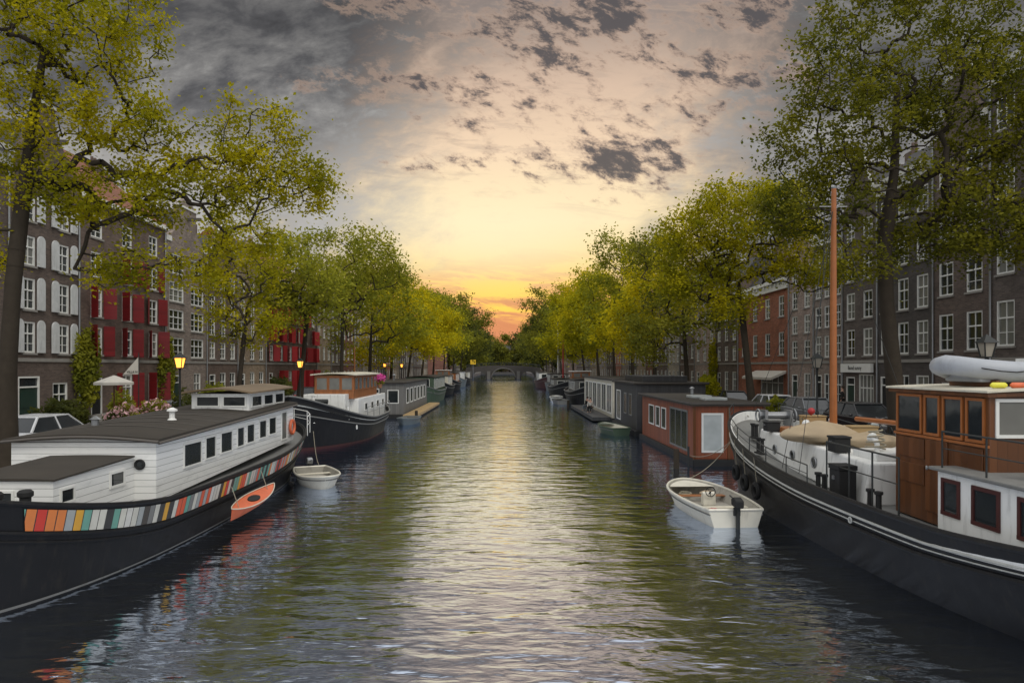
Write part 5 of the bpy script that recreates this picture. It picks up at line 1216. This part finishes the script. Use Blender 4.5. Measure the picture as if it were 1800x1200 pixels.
plant('bush', (14.9, 37.0, 1.4), (.6, .8, .7), LF['mid'], 'green bush behind the red-brown houseboat roof', pot=False, n=1600, ls=.1, seed=8)
plant('bush', (15.0, 50, 1.4), (.7, 1.4, 1.2), LF['yel'], 'yellowish bush behind the dark boarded houseboat', pot=False, n=2200, ls=.13, seed=9)
def ivy(s, y_, z_, ry, rz_, label, seed, lf='yel'):
    R = thing('ivy', label, 'plant', (s*22.9, y_, 1.5))
    MB().tube([(s*22.88, y_, 1.5), (s*22.88, y_+.1, z_*.6), (s*22.88, y_-.1, z_)], .04, 5).build('stem', M['bark'], R)
    leafball('foliage', (s*22.75, y_, z_), (.3, ry, rz_), LF[lf], '', '', 1700, .12, R, seed)
ivy(-1, 37.3, 4.4, 1.1, 2.2, 'ivy climbing between the two nearest warehouses on the left', 1, 'mid')
ivy(-1, 46.2, 4.2, 1.0, 2.2, 'ivy climbing beside the red-shuttered warehouse, right of its shutters', 2, 'mid')
ivy(1, 74.2, 4.6, 1.2, 3, 'ivy climbing beside the pinkish grey house', 3)
sg = thing('road_sign', 'yellow rectangular sign near the left end of the bridge', 'sign', (-11.3, 254, 0))
MB().tube([(-11.3, 254, 0), (-11.3, 254, 5.5)], .08, 6).build('pole', M['metal'], sg); MB().box(-12.3, 253.85, 5.5, -10.3, 253.95, 7.2).build('panel', mat('sign_yellow', (.8, .5, .02), .5), sg)
for i_, (x_, y_, lb) in enumerate(((-7.3, 57.2, 'wooden mooring pile at the near end of the timber terrace'), (7.7, 30.4, 'dark mooring pile at the near corner of the red-brown houseboat'), (7.1, 75, 'mooring pile at the far end of the dark terrace'))):
    m = MB().lathe(x_, y_, [(.13, -1), (.13, .8), (.1, .86)], 10); tag(m.build('mooring_pile', M['bark'], smooth=True), lb, 'post', 'mooring piles in the canal')
# ================================================================== PEOPLE
def skinmesh(name, vs, es, rs, mt, parent, lvl=1):
    me = bpy.data.meshes.new(name); me.from_pydata(vs, es, []); me.materials.append(mt)
    o = bpy.data.objects.new(name, me); C.objects.link(o); o.parent = parent
    o.modifiers.new('skin', 'SKIN')
    bm = bmesh.new(); bm.from_mesh(me); lay = bm.verts.layers.skin.verify()
    for i, v_ in enumerate(bm.verts): v_[lay].radius = (rs[i], rs[i]); v_[lay].use_root = (i == 0)
    bm.to_mesh(me); bm.free()
    s_ = o.modifiers.new('sub', 'SUBSURF'); s_.levels = lvl; s_.render_levels = lvl
    return o
def person(loc, rz, pose, topm, legm, label):
    R = thing('person', label, 'person', loc, rz, local=True)
    hz = .95 if pose == 'stand' else .5
    V = [(0, 0, hz), (0, 0, hz+.25), (0, 0, hz+.48), (0, 0, hz+.56), (0, .01, hz+.68), (0, .01, hz+.76)]; r_ = [.13, .12, .13, .055, .095, .08]; E = [(0, 1), (1, 2), (2, 3), (3, 4), (4, 5)]
    T_V = [(0, 0, hz-.02), (0, 0, hz+.25), (0, 0, hz+.48)]; T_r = [.15, .14, .15]; T_E = [(0, 1), (1, 2)]
    L_V = [(0, 0, hz)]; L_r = [.14]; L_E = []
    for s_ in (-1, 1):
        k = len(V)
        arm = [(s_*.19, 0, hz+.46), (s_*.24, -.02, hz+.2), (s_*.22, .16 if pose != 'stand' else .06, hz+.03 if pose != 'stand' else hz-.04), (s_*.2, .24 if pose != 'stand' else .08, hz+.02 if pose != 'stand' else hz-.12)]
        V += arm; r_ += [.06, .045, .032, .035]; E += [(2, k), (k, k+1), (k+1, k+2), (k+2, k+3)]
        hp = V[k+3]; dv = Vector(hp)-Vector(arm[2]); dv.normalize()
        for j in range(4):
            q = Vector(hp)+dv*(.07-.006*abs(j-1.5))+Vector(((j-1.5)*.02, 0, -.01)); V.append(tuple(q)); r_.append(.009); E.append((k+3, len(V)-1))
        q = Vector(hp)+Vector((-s_*.05, .03, 0)); V.append(tuple(q)); r_.append(.01); E.append((k+3, len(V)-1))
        tk = len(T_V); T_V += arm[:3]; T_r += [.075, .058, .045]; T_E += [(2, tk), (tk, tk+1), (tk+1, tk+2)]
        k = len(V)
        leg = [(s_*.1, 0, hz-.05), (s_*.11, .02, .5), (s_*.11, 0, .08), (s_*.11, .16, .04)] if pose == 'stand' else [(s_*.1, .05, hz-.02), (s_*.12, .45, hz+.02), (s_*.12, .5, .08), (s_*.12, .66, .04)]
        V += leg; r_ += [.09, .06, .04, .035]; E += [(0, k), (k, k+1), (k+1, k+2), (k+2, k+3)]
        lk = len(L_V); L_V += leg[:3]; L_r += [.105, .075, .055]; L_E += [(0, lk), (lk, lk+1), (lk+1, lk+2)]
    skinmesh('body', V, E, r_, M['skin'], R); skinmesh('top', T_V, T_E, T_r, topm, R); skinmesh('trousers', L_V, L_E, L_r, legm, R)
    MB().blob((0, -.025, hz+.76), (.1, .11, .11), .05, 2, 10).build('hair', M['hair'], R, smooth=True)
def chair(loc, rz, label):
    R = thing('terrace_chair', label, 'chair', loc, rz, 'terrace chairs', local=True)
    MB().box(-.22, -.22, .4, .22, .22, .44).build('seat', M['blackmatt'], R); MB().box(-.22, -.25, .44, .22, -.22, .9).build('backrest', M['blackmatt'], R)
    for sx in (-1, 1):
        for sy in (-1, 1): MB().tube([(sx*.2, sy*.2, 0), (sx*.2, sy*.2, .4)], .015, 5).build('leg', M['blackmatt'], R)
chair((7.9, 62.0, .4), math.radians(160), 'black terrace chair under the person in white'); chair((7.9, 64.2, .4), math.radians(30), 'black terrace chair under the person in dark clothes')
person((7.9, 62.0, .4), math.radians(160), 'sit', M['cloth'], M['blackmatt'], 'person in white top seated on the dark houseboat terrace')
person((7.9, 64.2, .4), math.radians(30), 'sit', M['blackmatt'], M['teal'], 'person in dark top seated on the dark houseboat terrace')
person((21.6, 43.5, 1.52), math.radians(60), 'stand', M['blackmatt'], M['blackmatt'], 'person in black standing in front of the white shop sign')
person((-16.8, 40.4, 1.4), math.radians(200), 'stand', M['cloth'], M['teal'], 'person in pale top walking on the left quay')
